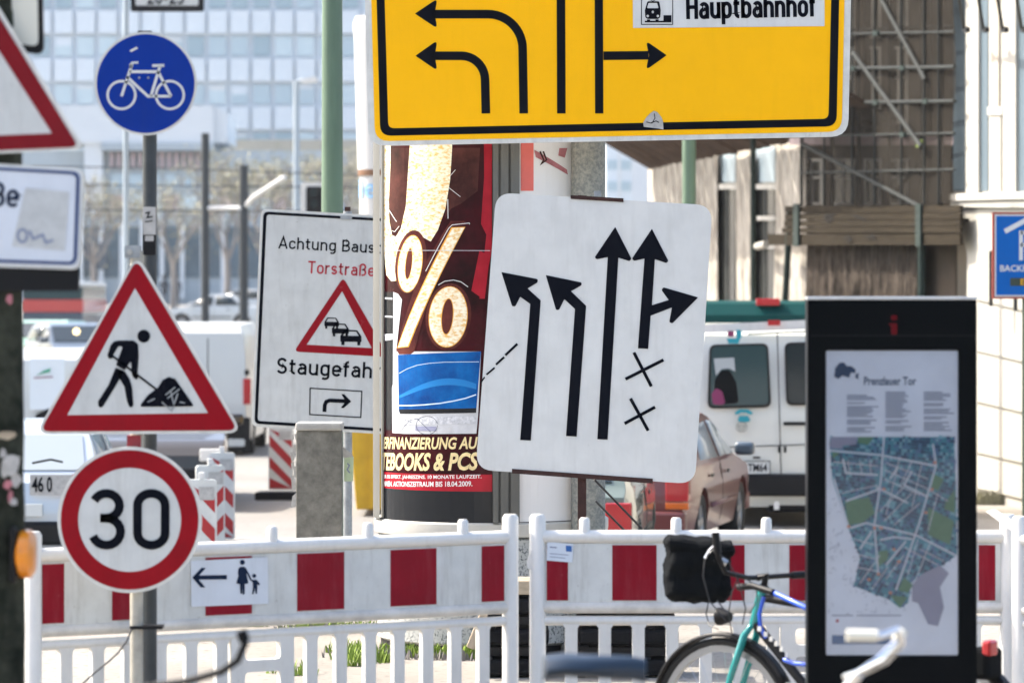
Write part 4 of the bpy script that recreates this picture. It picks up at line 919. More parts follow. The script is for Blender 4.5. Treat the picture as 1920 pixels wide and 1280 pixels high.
# ------------------------------------------------------------------ vehicles
def car_wheel(r, x, y, R_, side):
    s=1 if side>0 else -1
    o=MB().lathe([(R_-.11,-.09),(R_-.02,-.10),(R_,-.07),(R_,.07),(R_-.02,.10),(R_-.11,.09)],(x,y,R_),28,'x').build('wheel','tyre',r,True)
    MB().lathe([(R_-.105,s*.085),(R_-.13,s*.06),(.07,s*.05),(.05,s*.075),(0,s*.08)],(x,y,R_),28,'x').build('rim','rim_metal',o,True,fix=True)
    mb=MB()
    for k in range(5):
        M=Matrix.Translation((x+s*.07,y,R_))@Matrix.Rotation(2*math.pi*k/5,4,'X'); mb.box((-.012,-.03,.03),(.012,.03,R_-.11),M)
    mb.build('spokes','rim_metal',o)
class Car:
    def __init__(s, name, label, cat, loc, rz, prof, L_, W_, fz, paint, ay, R_=.31, arch=.365):
        s.W=W_; s.fz=fz; s.L_=L_; s.root=thing(name,label,cat,loc,rz); r=s.root; zb=.22
        pts=[(y,z) for y,z in prof]
        bot=[]
        for a in sorted(ay,reverse=True):
            bot+=[(a+arch*math.cos(R(t)),max(zb,R_+arch*math.sin(R(t)))) for t in range(-12,193,17)]
        poly=pts+[(pts[-1][0]-.06,zb)]+bot+[(pts[0][0]+.06,zb)]
        s.prof=prof
        loops=[[Vector((y,z,0)) for y,z in poly]]; tris=tessellate_polygon(loops)
        b=bmesh.new(); va=[b.verts.new((-1,y,z)) for y,z in poly]; vb=[b.verts.new((1,y,z)) for y,z in poly]; n=len(poly)
        for t in tris:
            try: b.faces.new([va[i] for i in t]); b.faces.new([vb[i] for i in t])
            except ValueError: pass
        for k in range(n): b.faces.new([va[k],va[(k+1)%n],vb[(k+1)%n],vb[k]])
        zs=[.4,.55,.7,.85]+[q for q,_ in fz]
        for z in sorted(set(zs)): bmesh.ops.bisect_plane(b,geom=b.verts[:]+b.edges[:]+b.faces[:],plane_co=(0,0,z),plane_no=(0,0,1))
        for y in (-L_*.46,-L_*.4,L_*.4,L_*.46): bmesh.ops.bisect_plane(b,geom=b.verts[:]+b.edges[:]+b.faces[:],plane_co=(0,y,0),plane_no=(0,1,0))
        for v in b.verts: v.co.x*=s.hw(v.co.y,v.co.z)
        bmesh.ops.recalc_face_normals(b,faces=b.faces)
        me=bpy.data.meshes.new('body'); b.to_mesh(me); b.free()
        s.body=link('body',me,paint,r,True); md=s.body.modifiers.new('bevel','BEVEL'); md.width=.03; md.segments=2; md.limit_method='ANGLE'; md.angle_limit=R(40)
        MB().box((-W_*.38,-L_*.42,.2),(W_*.38,L_*.42,.62)).build('underbody','black_plastic',r)
        for a in ay:
            for sd in (-1,1): car_wheel(r,sd*(W_/2-.12),a,R_,sd)
    def hw(s,y,z):
        t=abs(y)/(s.L_/2); g=1-.09*max(0,(t-.72)/.28)**2
        return s.W/2*lerp_tab(s.fz,z)*g
    def side(s,name,poly,m,sd,out=.034*0+.006,holes=()):
        b=MB(); b.prism(poly,0,None); me=bpy.data.meshes.new(name); bb=bmesh.new()
        vs=[bb.verts.new(v) for v in b.v]; [bb.faces.new([vs[i] for i in f]) for f in b.f]
        for z in [q for q,_ in s.fz]: bmesh.ops.bisect_plane(bb,geom=bb.verts[:]+bb.edges[:]+bb.faces[:],plane_co=(0,0,z),plane_no=(0,0,1))
        for v in bb.verts: y,z=v.co.x,v.co.z; v.co=(sd*(s.hw(y,z)+out),y,z)
        bmesh.ops.recalc_face_normals(bb,faces=bb.faces); bb.to_mesh(me); bb.free()
        o=link(name,me,m,s.root,True); md=o.modifiers.new('s','SOLIDIFY'); md.thickness=.008; return o
    def end(s,name,y0,z0,y1,z1,k0,k1,m,out=.012):
        """sloping glass between two profile points"""
        w0,w1=s.hw(y0,z0)*k0,s.hw(y1,z1)*k1; n=Vector((0,-(z1-z0),(y1-y0))).normalized()
        if n.y*(y0+y1)<0: n=-n
        o=n*out; c=[Vector((-w0,y0,z0))+o,Vector((w0,y0,z0))+o,Vector((w1,y1,z1))+o,Vector((-w1,y1,z1))+o]
        mb=MB(); mb.face(c); ob=mb.build(name,m,s.root); md=ob.modifiers.new('s','SOLIDIFY'); md.thickness=.008; return ob
    def box(s,name,a,b,m,bev=.012): return MB().box(a,b).build(name,m,s.root,bevel=bev)
FZ=[(.2,.93),(.5,.995),(.7,1.),(.92,.965),(1.3,.80),(1.45,.72)]
FZV=[(.2,.96),(.6,1.),(1.1,.995),(1.5,.965),(1.85,.90),(2.2,.80)]
def saloon(name,label,loc,rz,paint,hs=1.,L_=4.3,W_=1.72,hatch=False,glass='glass_dark',tail=True):
    h=L_/2; Z=lambda z:z*hs
    if hatch: prof=[(-h,Z(.32)),(-h-.01,Z(.60)),(-h+.04,Z(.88)),(-h+.14,Z(.95)),(-h+.50,Z(1.34)),(-h+.75,Z(1.41)),(-.1,Z(1.43)),(.25,Z(1.37)),(1.0,Z(.95)),(h-.25,Z(.80)),(h-.05,Z(.66)),(h,Z(.32))]
    else: prof=[(-h,Z(.32)),(-h,Z(.62)),(-h+.05,Z(.90)),(-h+.55,Z(.95)),(-h+1.15,Z(1.33)),(-h+1.45,Z(1.40)),(-.0,Z(1.42)),(.25,Z(1.37)),(.95,Z(.95)),(h-.30,Z(.80)),(h-.06,Z(.64)),(h,Z(.32))]
    ay=(-h+.82,h-.86); fz=[(a*hs,b) for a,b in FZ]
    c=Car(name,label,'car',loc,rz,prof,L_,W_,fz,paint,ay)
    k=4; (y0,z0),(y1,z1)=prof[3],prof[4]
    f=lambda p,q,t:(p[0]+(q[0]-p[0])*t,p[1]+(q[1]-p[1])*t)
    a,b=f(prof[3],prof[4],.10),f(prof[3],prof[4],.92); c.end('rear_window',a[0],a[1],b[0],b[1],.86,.90,glass)
    a,b=f(prof[8],prof[7],.08),f(prof[8],prof[7],.94); c.end('windscreen',a[0],a[1],b[0],b[1],.88,.92,glass)
    rb=prof[3][0]+.35; rt=prof[4][0]+.10
    for sd in (-1,1):
        c.side('window',[(rb,Z(.985)),(-.15,Z(.975)),(-.17,Z(1.345)),(rt,Z(1.31))],glass,sd)
        c.side('window',[(-.05,Z(.975)),(.84,Z(.97)),(.40,Z(1.25)),(.20,Z(1.335)),(-.07,Z(1.345))],glass,sd)
        for yy in (rb+.38,.72-.55*1): c.side('door_handle',[(yy,Z(.80)),(yy+.16,Z(.80)),(yy+.16,Z(.83)),(yy,Z(.83))],'black_plastic',sd,.022)
        c.side('door_seam',[(-.105,Z(.32)),(-.095,Z(.32)),(-.095,Z(.96)),(-.105,Z(.96))],'black_plastic',sd,.003)
        c.side('rub_strip',[(-h+1.25,Z(.50)),(h-1.28,Z(.50)),(h-1.28,Z(.54)),(-h+1.25,Z(.54))],'black_plastic' if paint!='car_rose' else 'car_rose',sd,.012)
        x0,x1=sorted((sd*W_*.36,sd*W_*.485))
        c.box('tail_light',(x0,-h-.012,Z(.62)),(x1,-h+.14,Z(.84)),'tail_red'); c.box('indicator',(x0,-h-.014,Z(.54)),(x1,-h+.10,Z(.61)),'tail_orange')
        x0,x1=sorted((sd*W_*.32,sd*W_*.465)); c.box('headlight',(x0,h-.22,Z(.58)),(x1,h-.0,Z(.72)),'tail_white')
        xm=sd*(W_/2+.09); m_=MB().box((min(xm-.10,xm+.10),.72,Z(.95)),(max(xm-.10,xm+.10),.86,Z(1.09))).build('wing_mirror','car_navy' if paint=='car_rose' else paint,c.root,True,bevel=.04,seg=3)
    c.box('rear_bumper',(-W_*.47,-h-.05,Z(.30)),(W_*.47,-h+.14,Z(.52)),'black_plastic' if paint!='car_rose' else paint,.03)
    c.box('front_bumper',(-W_*.47,h-.14,Z(.30)),(W_*.47,h+.05,Z(.50)),'black_plastic' if paint!='car_rose' else paint,.03)
    pl=c.box('number_plate',(-.26,-h-.055,Z(.57)),(.26,-h-.02,Z(.57)+.11),'plate_white',.004)
    return c
# rose saloon seen along its right flank
th=R(11.5); rt_=Vector((math.cos(th),-math.sin(th))); fw=Vector((math.sin(th),math.cos(th)))
rw=Vector((gx(1309,35.3),35.3)); cc=rw-rt_*.80+fw*(2.15-.82)
saloon('car','metallic rose brown saloon parked in front of the white van',(cc.x,cc.y,GZ(36)),-th,'car_rose',.94,glass='glass_pale')
th=R(5.0); rt_=Vector((math.cos(th),-math.sin(th))); fw=Vector((math.sin(th),math.cos(th)))
cr_=Vector((gx(1190,29.6),29.6)); cc=cr_-rt_*.84+fw*2.0
g=saloon('car','grey green hatchback parked behind the lane board with its tail lights showing',(cc.x,cc.y,GZ(31)),-th,'car_green',1.0,L_=4.0,W_=1.68,hatch=True)
g.box('bumper_reflector',(.60,-2.075,.36),(.71,-2.04,.46),'tail_red')
# silver car, left
cc=Vector((gx(172,33),33)); c=saloon('car','old silver hatchback with black bumper half hidden behind the 30 sign',(cc.x-.80,33+2.0,GZ(34)),R(3),'car_silver',.94,L_=4.0,W_=1.62,hatch=True,glass='glass_pale')
k=Pl(None,None,None,90,32.86); 
pp=MB()
pn=Pl('x','x','x',90,32.86); bpy.data.objects.remove(pn.root)
def on_car(cobj,D,name,polys,m,out=.0):
    """flat print traced from the photo, laid on the rear of a vehicle at distance D"""
    mb=MB()
    for p in polys: mb.prism([(gx(x,D),zz(y,D)) for x,y in p],D-out,None)
    o=mb.build(name,m,cobj.root); o.matrix_parent_inverse=(Matrix.Translation(cobj.root.location)@Matrix.Rotation(cobj.root.rotation_euler.z,4,'Z')).inverted(); return o
on_car(c,32.93,'rear_panel',[box2(56,889,136,928)],'paper',.01)
on_car(c,32.93,'lettering',font_box('46',60,893,82,922,0,.02),'sign_black',.016); on_car(c,32.93,'lettering',font_box('0',88,893,98,922,0,.02),'sign_black',.016)
on_car(c,32.93,'tail_lamp',[box2(136,889,160,926)],'tail_red',.012)
on_car(c,32.93,'wiper',ribbon([(60,868),(95,861),(118,866)],4),'black_plastic',.0)
# white van with barn doors
DV=40.0; hv=2.4
prof=[(-hv,.34),(-hv-.02,.75),(-hv-.01,1.2),(-hv+.06,1.75),(-hv+.14,2.06),(-hv+.30,2.16),(.9,2.17),(1.15,2.10),(1.75,1.30),(2.2,1.10),(hv,.85),(hv,.34)]
van=Car('van','white van seen from behind with two barn doors and a turquoise phone emblem','van',(gx(1458,DV),DV+hv,GZ(DV)),R(-1),prof,2*hv,1.86,FZV,'car_white',(-1.45,1.5),.34,.40)
def vr(name,polys,m,out=.05,D=DV-.02): return on_car(van,D,name,polys,m,out)
def rr(x0,y0,x1,y1,r): return rpoly(box2(x0,y0,x1,y1),r)
vr('window_seal',[rpoly([(1330,646),(1440,643),(1446,763),(1326,766)],13)],'black_plastic',.03)
vr('door_window',[rpoly([(1334,650),(1436,647),(1441,758),(1331,761)],10)],'glass_teal',.04)
vr('window_seal',[rpoly([(1470,642),(1586,639),(1592,757),(1474,760)],13)],'black_plastic',.03)
vr('door_window',[rpoly([(1474,646),(1582,643),(1587,752),(1478,755)],10)],'glass_dark',.04)
vr('seat_back',[rpoly([(1338,758),(1340,712),(1352,694),(1368,694),(1380,716),(1385,756)],8)],'black_fabric',.043)
vr('pink_bundle',[rpoly([(1336,758),(1334,738),(1342,726),(1354,734),(1360,758)],6)],'logo_magenta',.046)
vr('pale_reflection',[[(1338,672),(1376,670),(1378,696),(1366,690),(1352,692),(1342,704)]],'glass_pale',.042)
vr('door_seam',[[(1456,622),(1458,622),(1466,920),(1464,920)],[(1322,838),(1510,832),(1510,834),(1322,840)]],'black_rubber',.03)
vr('door_handle',[rr(1468,790,1514,797,2)],'black_plastic',.06); vr('latch',[rr(1458,836,1463,848,2)],'black_plastic',.05); vr('latch',[rr(1469,836,1474,848,2)],'black_plastic',.05)
vr('number_plate',[rr(1376,864,1443,888,2)],'plate_white',.04); vr('plate_rim',ribbon(box2(1376,864,1443,888),1.6,True),'black_plastic',.045)
vr('lettering',font_box('TM64',1402,868,1438,884,0,.02),'sign_black',.045)
vr('plate_lamp',[rr(1411,855,1425,859,1)],'black_plastic',.05)
vr('phone_emblem',[rpoly([(1377,773),(1385,767),(1402,767),(1411,773),(1409,777),(1400,775),(1400,773),(1387,773),(1387,775),(1379,777)],1.5),rpoly([(1382,788),(1386,779),(1402,779),(1407,788),(1400,791),(1388,791)],2)],'logo_teal',.04)
vr('maker_badge',[x for x in ribbon(ell(1390,800,10,9,24),1.8,True)]+ribbon([(1383,794),(1386,800),(1390,795),(1394,800),(1397,794)],1.8)+ribbon([(1383,798),(1387,807),(1390,801),(1393,807),(1397,798)],1.8),'emblem',.05)
vr('logo_patch',[rr(1364,620,1376,631,3)],'logo_magenta',.03); vr('logo_patch',[rr(1380,618,1390,634,3),[(1362,634),(1388,634),(1384,644),(1366,644)]],'logo_teal',.03)
vr('roof_rail',[rpoly([(1316,609),(1508,600),(1600,600),(1600,617),(1508,618),(1316,624)],4)],'plastic_white',-.10)
vr('teal_line',[[(1402,625),(1600,616),(1600,619),(1402,628)]],'teal_roof',.0)
vr('brake_light',[rr(1440,600,1464,610,2)],'tail_red',-.06)
van.box('rear_bumper',(-.90,-hv-.07,.34),(.90,-hv+.1,.58),'black_plastic',.03); van.box('exhaust_box',(-.1,-hv+.05,.16),(.45,-hv+.4,.32),'black_plastic',.06)
on_car(van,DV-.1,'reflector',[rr(1451,940,1461,955,2)],'tail_white',.0)
for sd in (-1,1):
    x0,x1=sorted((sd*.80,sd*.925)); van.box('tail_light',(x0,-hv-.03,.80),(x1,-hv+.12,1.25),'tail_red')
    van.side('window',[(-1.9,1.25),(-.5,1.25),(-.5,1.75),(-1.85,1.75)],'glass_dark',sd); van.side('window',[(.35,1.25),(1.55,1.28),(1.15,1.80),(.35,1.78)],'glass_dark',sd)
van.end('windscreen',1.72,1.34,1.2,2.05,.9,.9,'glass_dark')
def simple_van(label,x,D,W_,Hh,L_,paint,rz=0.,name='van'):
    h=L_/2; k=Hh/2.0
    pr=[(-h,.34),(-h-.01,.8),(-h+.02,1.3),(-h+.08,1.85*k),(-h+.22,1.97*k),(h-1.5,2.0*k),(h-1.25,1.93*k),(h-.65,1.2),(h-.15,1.0),(h,.75),(h,.34)]
    fz=[(.2,.96),(.6,1.),(1.1,.995),(1.5*k,.97),(1.8*k,.92),(2.0*k,.80)]
    v=Car(name,label,'van',(x,D+h,GZ(D)),rz,pr,L_,W_,fz,paint,(-h+.95,h-.9),.32,.38)
    v.box('rear_bumper',(-W_*.48,-h-.06,.34),(W_*.48,-h+.1,.60),'black_plastic',.03)
    for sd in (-1,1):
        x0,x1=sorted((sd*W_*.43,sd*W_*.497)); v.box('tail_light',(x0,-h-.03,.80),(x1,-h+.12,1.2),'tail_red')
        v.side('window',[(h-2.0,1.25),(h-.85,1.25),(h-1.2,1.75*k),(h-2.0,1.75*k)],'glass_dark',sd)
    v.end('windscreen',h-.68,1.26,h-1.2,1.88*k,.9,.9,'glass_dark')
    v.box('number_plate',(-.26,-h-.075,.42),(.26,-h-.05,.53),'plate_white',.004)
    return v
tv=simple_van('tall van with dark teal roof standing behind the white van',gx(1455,47),47.5,2.05,2.42,5.2,'teal_roof',R(-2))
tv.box('roof_light',(-.12,-2.5,2.36),(.18,-2.3,2.45),'tail_red')
wv=simple_van('plain white panel van on the road behind the roadworks triangle',gx(366,58)-.02,58,1.78,2.06,4.6,'car_white2')
on_car(wv,57.9,'door_seam',[box2(389,634,391,786)],'black_rubber',.03); on_car(wv,57.9,'lock',[ell(463,698,5,6,12)],'black_plastic',.02)
on_car(wv,57.9,'dark_apron',[box2(330,783,470,845)],'black_plastic',.08); on_car(wv,57.9,'bumper_bar',[rr(398,822,460,836,4)],'car_white2',.12); on_car(wv,57.9,'roundel',[ell(300,806,8,8,16)],'tail_red',.1)
# white delivery lorry, left, with green logo
lt_=simple_van('white box van with small green swoosh between weathered post and triangle sign',gx(70,52),52,1.70,1.72,4.4,'car_white2')
on_car(lt_,51.95,'rear_door',[rr(56,672,122,768,3)],'far_panel',.03)
on_car(lt_,51.95,'swoosh',[[(68,704),(84,694),(96,690),(94,697),(84,699)]],'logo_green',.05); on_car(lt_,51.95,'red_line',ribbon([(64,708),(100,706)],2),'logo_magenta',.05)
on_car(lt_,51.95,'dark_gap',[[(70,775),(92,765),(96,790),(60,792)]],'black_plastic',.04)
# far traffic
def far_car(label,x,D,rz,paint,hatch=True,hs=1.): return saloon('car',label,(gx(x,D),D,GZ(D)),rz,paint,hs,L_=4.1,hatch=hatch)
n1=far_car('dark blue car with lit orange lamp between post and triangle sign',138,92,R(200),'car_navy')
on_car(n1,89.5,'lamp',[ell(146,621,6,6,14)],'lamp_warm',.3)
far_car('pale green car beside the dark blue car',84,96,R(170),'car_lightgreen')
far_car('white car crossing far behind the dark tram poles',402,150,R(86),'car_white2',False)
far_car('white car following at right edge of the triangle, far away',452,170,R(90),'car_white2')
dk=saloon('car','dark car with gold brown flank and black mirror behind the 30 sign',(gx(262,43),43+2,GZ(43)),R(180+4),'car_gold',1.0,L_=4.2,glass='glass_teal')
# red and white bus
bus=thing('bus','red and white bus far down the road beside the weathered post','bus',(gx(98,120),120,GZ(120)),0)
MB().box((-.98,0,.30),(.98,7,1.22)).build('lower_body','car_navy',bus,bevel=.06)
MB().box((-1.0,-.02,1.22),(1.0,7,1.62)).build('waist','car_red',bus,bevel=.03); MB().box((-.97,.03,1.62),(.97,6.95,2.02)).build('window_band','glass_teal',bus,bevel=.06); MB().box((-1.0,0,2.02),(1.0,7,2.2)).build('roof','car_white2',bus,bevel=.08)
for x in (-.8,.8):
    for y in (1.3,5.7): MB().lathe([(0,-.12),(.45,-.12),(.45,.12),(0,.12)],(x,y,.45),18,'x').build('wheel','tyre',bus)

# ------------------------------------------------------------------ warning beacons
def beacon(label,xc,D,ang,flip,h=.97,w_=.25,lamp=False):
    g0=GZ(D); p=Pl('traffic_beacon',label,'beacon',xc,D,R(ang),'red and white striped beacons on the road',g0); r=p.root
    MB().box((-.30,-.2,0),(.30,.2,.10)).build('foot','black_rubber',r,bevel=.02)
    hw=w_/2; z0=.12
    b=MB(); b.prism(rpoly([(-hw,z0),(hw,z0),(hw,h-.02),(hw-.02,h),(-hw+.02,h),(-hw,h-.02)],.02),-.03,.03); bd=b.build('blade','baken_white',r,bevel=.008)
    st=.26
    for k in range(-2,7):
        zz0=z0+.02+k*st*1.0; s=-1 if flip else 1
        q_=[(-hw+.012,zz0+s*-.0),(hw-.012,zz0+s*w_*.95),(hw-.012,zz0+s*w_*.95+st*.5),(-hw+.012,zz0+st*.5)]
        lo,hi=z0+.02,h-.04
        q_=[(x,min(max(z,lo),hi)) for x,z in q_]
        if max(z for _,z in q_)-min(z for _,z in q_)<.03: continue
        ar=abs(sum(q_[i][0]*q_[(i+1)%4][1]-q_[(i+1)%4][0]*q_[i][1] for i in range(4)))/2
        if ar<.002: continue
        b=MB(); b.prism(q_,-.0325,None); b.build('red_stripe','baken_red',bd)
    MB().box((-.02,-.0345,h-.17),(hw-.015,-.0335,h-.06)).build('label','paper',bd)
    MB().box((-.025,-.018,h),(.025,.018,h+.06)).build('grip','plastic_white',r,bevel=.008)
beacon('nearest of the three striped beacons right of the 30 sign',378,31,0,True,.96)
beacon('middle of the three striped beacons right of the 30 sign',394,33.6,12,False,.96,.26)
beacon('farthest of the three striped beacons right of the 30 sign',416,36.3,0,True,.96)
beacon('striped beacon standing under the corner of the Staugefahr board',527,45.5,-4,True,.9,.30)
# yellow skip
sk=thing('skip','yellow steel skip behind the Staugefahr board','skip',(gx(715,42),42.6,GZ(42)))
b=MB(); x0,x1=gx(648,42)-gx(715,42),gx(900,42)-gx(715,42)
b.prism([(x0+.12,.08),(x1-.12,.08),(x1,1.45),(x0,1.45)],-.6,1.2); b.build('tub','yellow_skip',sk,bevel=.02)
MB().box((x0-.03,-.66,1.40),(x1+.03,1.26,1.48)).build('rim','yellow_skip',sk,bevel=.01)
for k in range(4): u=x0+.3+k*(x1-x0-.6)/3; MB().box((u-.03,-.65,.1),(u+.03,-.6,1.4)).build('rib','yellow_skip',sk)

# ------------------------------------------------------------------ poles
def pole(name,label,cat,x,ytop,D,r,m,rt=None,z0=None):
    g0=GZ(D) if z0 is None else z0; p=Pl(name,label,cat,x,D,0,None,g0); p.post('shaft',x,ytop,r,m,0,0.,18,rt); return p
gp=pole('lamp_post','tall green lamp post rising behind the Staugefahr board','lamp post',623,-420,26.2,.086,'green_pole',.066)
MB().tube([(0,0,0),(0,0,1.1)],.11,18).build('base_sleeve','green_pole',gp.root,True)
gp.flat('inspection_door',[rr(612,930,634,985,3)],'green_pole',.112,.01)
MB().tube([(0,0,5.55),(0,-.1,5.8),(0,-.6,6.05),(0,-1.3,6.1)],.05,12).build('arm','green_pole',gp.root,True); MB().box((-.16,-1.9,6.02),(.16,-1.2,6.16)).build('lamp_head','zinc',gp.root,bevel=.05)
gp2=pole('lamp_post','slim green lamp post between yellow board and tilted lane board','lamp post',1292,-160,46,.086,'green_pole',.082)
MB().tube([(0,0,7.0),(0,-.1,7.4),(0,-.9,7.65)],.05,12).build('arm','green_pole',gp2.root,True); MB().box((-.14,-1.5,7.58),(.14,-.8,7.7)).build('lamp_head','zinc',gp2.root,bevel=.04)
p=pole('tram_pole','taller dark tram pole between triangle sign and Staugefahr board','pole',385,250,92,.10,'dark_pole'); MB().lathe([(0,0),(.16,0),(.16,.5),(.1,.6)],n=16).build('foot','dark_pole',p.root,True)
p.tube('bracket_arm',[(385,390,0),(450,390,.5)],.05,'lamp_white')
p=pole('tram_pole','shorter dark tram pole next to the Staugefahr board','pole',457,310,96,.12,'dark_pole'); MB().lathe([(0,0),(.18,0),(.18,.5),(.12,.6)],n=16).build('foot','dark_pole',p.root,True)
p.tube('lamp_arm',[(457,390,0),(475,370,.3),(534,332,.8)],.06,'lamp_white')
p=pole('street_lamp','slender street lamp with white head in front of the blue facade','street lamp',556,152,110,.11,'hall_grey',.09); p.flat('lamp_head',[rpoly([(560,150),(594,142),(594,152),(566,156)],4)],'lamp_white',.2,.5); p.tube('arm',[(556,154,0),(570,151,.0)],.06,'hall_grey')
p=pole('gantry_pole','thin grey pole with overhead arm behind the blue bicycle sign','pole',236,-120,60,.045,'hall_grey'); p.tube('arm',[(236,-90,0),(380,-90,0)],.04,'hall_grey')
hs=Pl('hanging_sign','dark framed white sign cut off at the top above the bicycle sign','road sign',313,60,0,None,GZ(60))
f_=hs.flat('frame',[rpoly([(244,-58),(382,-58),(382,22),(245,22)],5)],'black_plastic',.02,.06); hs.flat('face',[rpoly(box2(254,-50,372,11),4)],'sign_grey_white',.025,parent=f_); hs.flat('lettering',font_box('20-23',275,-22,345,9,0,.01),'sign_black',.03,parent=f_)
for x in (270,356): hs.tube('hanger',[(x,-92,0),(x,-56,0)],.02,'hall_grey')
tl=pole('traffic_light','traffic light with pale backboard beside the green lamp post','traffic light',590,395,70,.05,'hall_grey')
tl.flat('backboard',[rpoly(box2(564,342,612,420),6)],'lamp_white',.05,.04); tl.flat('housing',[rpoly(box2(574,350,604,415),4)],'black_plastic',.10,.1)
for y in (361,382,403): tl.flat('lens',[ell(589,y,7,8,16)],'glass_dark',.115,.02)
# white pylon
D=44.; py=thing('white_pylon','tall white round pylon with brown band and light blue letters behind yellow board','pylon',(gx(712,D),D,GZ(D)))
rp=.30; zt=zz(32,D)-GZ(D); zb_=zz(322,D)-GZ(D)
MB().lathe([(0,0),(rp*.72,0),(rp*.80,zb_-.05)],n=32).build('lower_drum','tower_white',py,True); MB().lathe([(rp*.82,zb_-.05),(rp*.86,zb_-.05),(rp*.86,zb_+.02),(rp*.82,zb_+.02)],n=32).build('band','tower_band',py,True)
MB().lathe([(rp*.86,zb_+.02),(rp*1.0,zt-.3),(rp*1.05,zt-.08),(rp*.95,zt),(0,zt+.02)],n=32).build('upper_drum','tower_white',py,True)
lp=Pl(None,None,None,712,D-rp*.82); mbt=MB()
for pg in font_box('ie',672,335,706,372,0,.02):
    pts=[]
    for x,y in pg:
        u=gx(x,D-.15)-gx(712,D); z=zz(y,D-.15)-GZ(D); pts.append((u,-math.sqrt(max(.002,(rp*.835)**2-u*u)),z))
    mbt.face(pts)
mbt.build('lettering','light_blue',py)
# overhead wires
for k,(y0,y1,lab) in enumerate(((345,352,'upper tram wire crossing the view behind the poles'),(392,396,'middle tram wire crossing the view behind the poles'),(312,330,'slanting tram wire high behind the poles'))):
    o=MB().tube([P(60,y0,95),P(300,y0+3,97),P(700,y1,100)],.016,6).build('tram_wire','wire',None,True); tag(o,lab,'wire','tram wires')

# ------------------------------------------------------------------ far buildings, left
FB_=Pl('office_tower','large pale blue panelled office block filling the top left background','building',300,275,R(0),None,1.6)
FB_.flat('wall',[box2(-140,-330,730,600)],'far_wall',-.35,14.)
cw=41.3; rows=[-204,-114,-24,66,156,246]
pm=None; wm={}
gr=random.Random(11)
def shared(pl,name,x0,y0,x1,y1,m,out,thick,cache,key):
    (u0,z1_),(u1,z0_)=pl.loc(x0,y0,out),pl.loc(x1,y1,out)
    if key not in cache:
        cache[key]=MB().box((-(u1-u0)/2,0,-(z1_-z0_)/2),((u1-u0)/2,thick,(z1_-z0_)/2)).build(name,m,pl.root).data
        o=[c for c in pl.root.children if c.data==cache[key]][0]
    else: o=bpy.data.objects.new(name,cache[key]); COL.objects.link(o); o.parent=pl.root
    o.location=((u0+u1)/2,-out,(z0_+z1_)/2); return o
cache={}
for ry in rows:
    for k in range(-3,16):
        x=57+k*cw
        shared(FB_,'facade_panel',x+3,ry+44,x+cw-3,ry+87,'far_panel',.02,.3,cache,'p')
        m=gr.choices(['far_glass_a','far_glass_b','far_glass_c'],(.3,.35,.35))[0]
        wo=shared(FB_,'window',x+5,ry+3,x+cw-5,ry+39,m,-.16,.12,cache,m)
        if gr.random()<.45:
            kk='b%d'%gr.randrange(4); hh_=(10,16,24,7)[int(kk[1])]; bo=shared(FB_,'blind',x+6,ry+4,x+cw-6,ry+4+hh_,'hall_white' if kk!='b1' else 'far_panel',-.155,.004,cache,kk); lo_=bo.location.copy(); bo.parent=wo; bo.location=lo_-wo.location
HB=Pl('white_hall','low white hall with pink window row and dark shop windows below the tower','building',240,235,0,None,1.5)
HB.flat('upper_wall',[box2(105,198,400,268)],'hall_white',.5,9); HB.flat('sloping_end',[[(400,198),(425,212),(425,268),(400,268)]],'hall_white',.2,8)
HB.flat('cornice',[box2(190,268,400,282)],'hall_grey',.7,9.2); HB.flat('rear_wall',[box2(40,282,640,620)],'hall_grey',-.4,8)
HB.flat('white_bay',[box2(158,268,192,400)],'hall_white',.3,8)
for k in range(14): HB.flat('fin',[box2(206+k*13.5,286,212+k*13.5,314)],'hall_pink',.1,.4)
for k in range(12): HB.flat('window',[box2(208+k*34,326,232+k*34,352)],'far_glass_b',-.3,.08)
for k in range(12): HB.flat('window',[box2(208+k*34,366,232+k*34,392)],'hall_pink' if k%3==0 else 'far_glass_c',-.3,.08)
for k in range(14): HB.flat('shop_window',[box2(80+k*38,425,112+k*38,520)],'shop_glass',-.3,.08)
for k in range(15): HB.flat('pillar',[box2(72+k*38,408,79+k*38,560)],'hall_white',.0,.5)
HB.flat('dark_shutter',[box2(157,456,200,505)],'car_navy',.05,.3)
TB=Pl('tan_block','tan office block behind the bare trees left of green lamp post','building',560,255,0,None,1.6)
TB.flat('wall',[box2(430,262,740,600)],'tan_wall',.3,9)
for j in range(2):
    for k in range(8): TB.flat('window',[box2(440+k*36,405+j*60,464+k*36,445+j*60)],'far_glass_b',.34,.08)
RB=Pl('pale_block','pale blue and white office block glimpsed between mast and scaffold','building',1190,180,0,None,.8)
RB.flat('wall',[box2(1135,180,1420,640)],'far_panel',0,9); RB.flat('white_bay',[box2(1185,180,1214,640)],'hall_white',.6,3)
for j in range(6):
    RB.flat('window_band',[box2(1139,300+j*40,1183,318+j*40)],'far_glass_b',.04,.06)
RB.flat('white_pier',[box2(1158,180,1164,640)],'hall_white',.1,.3)

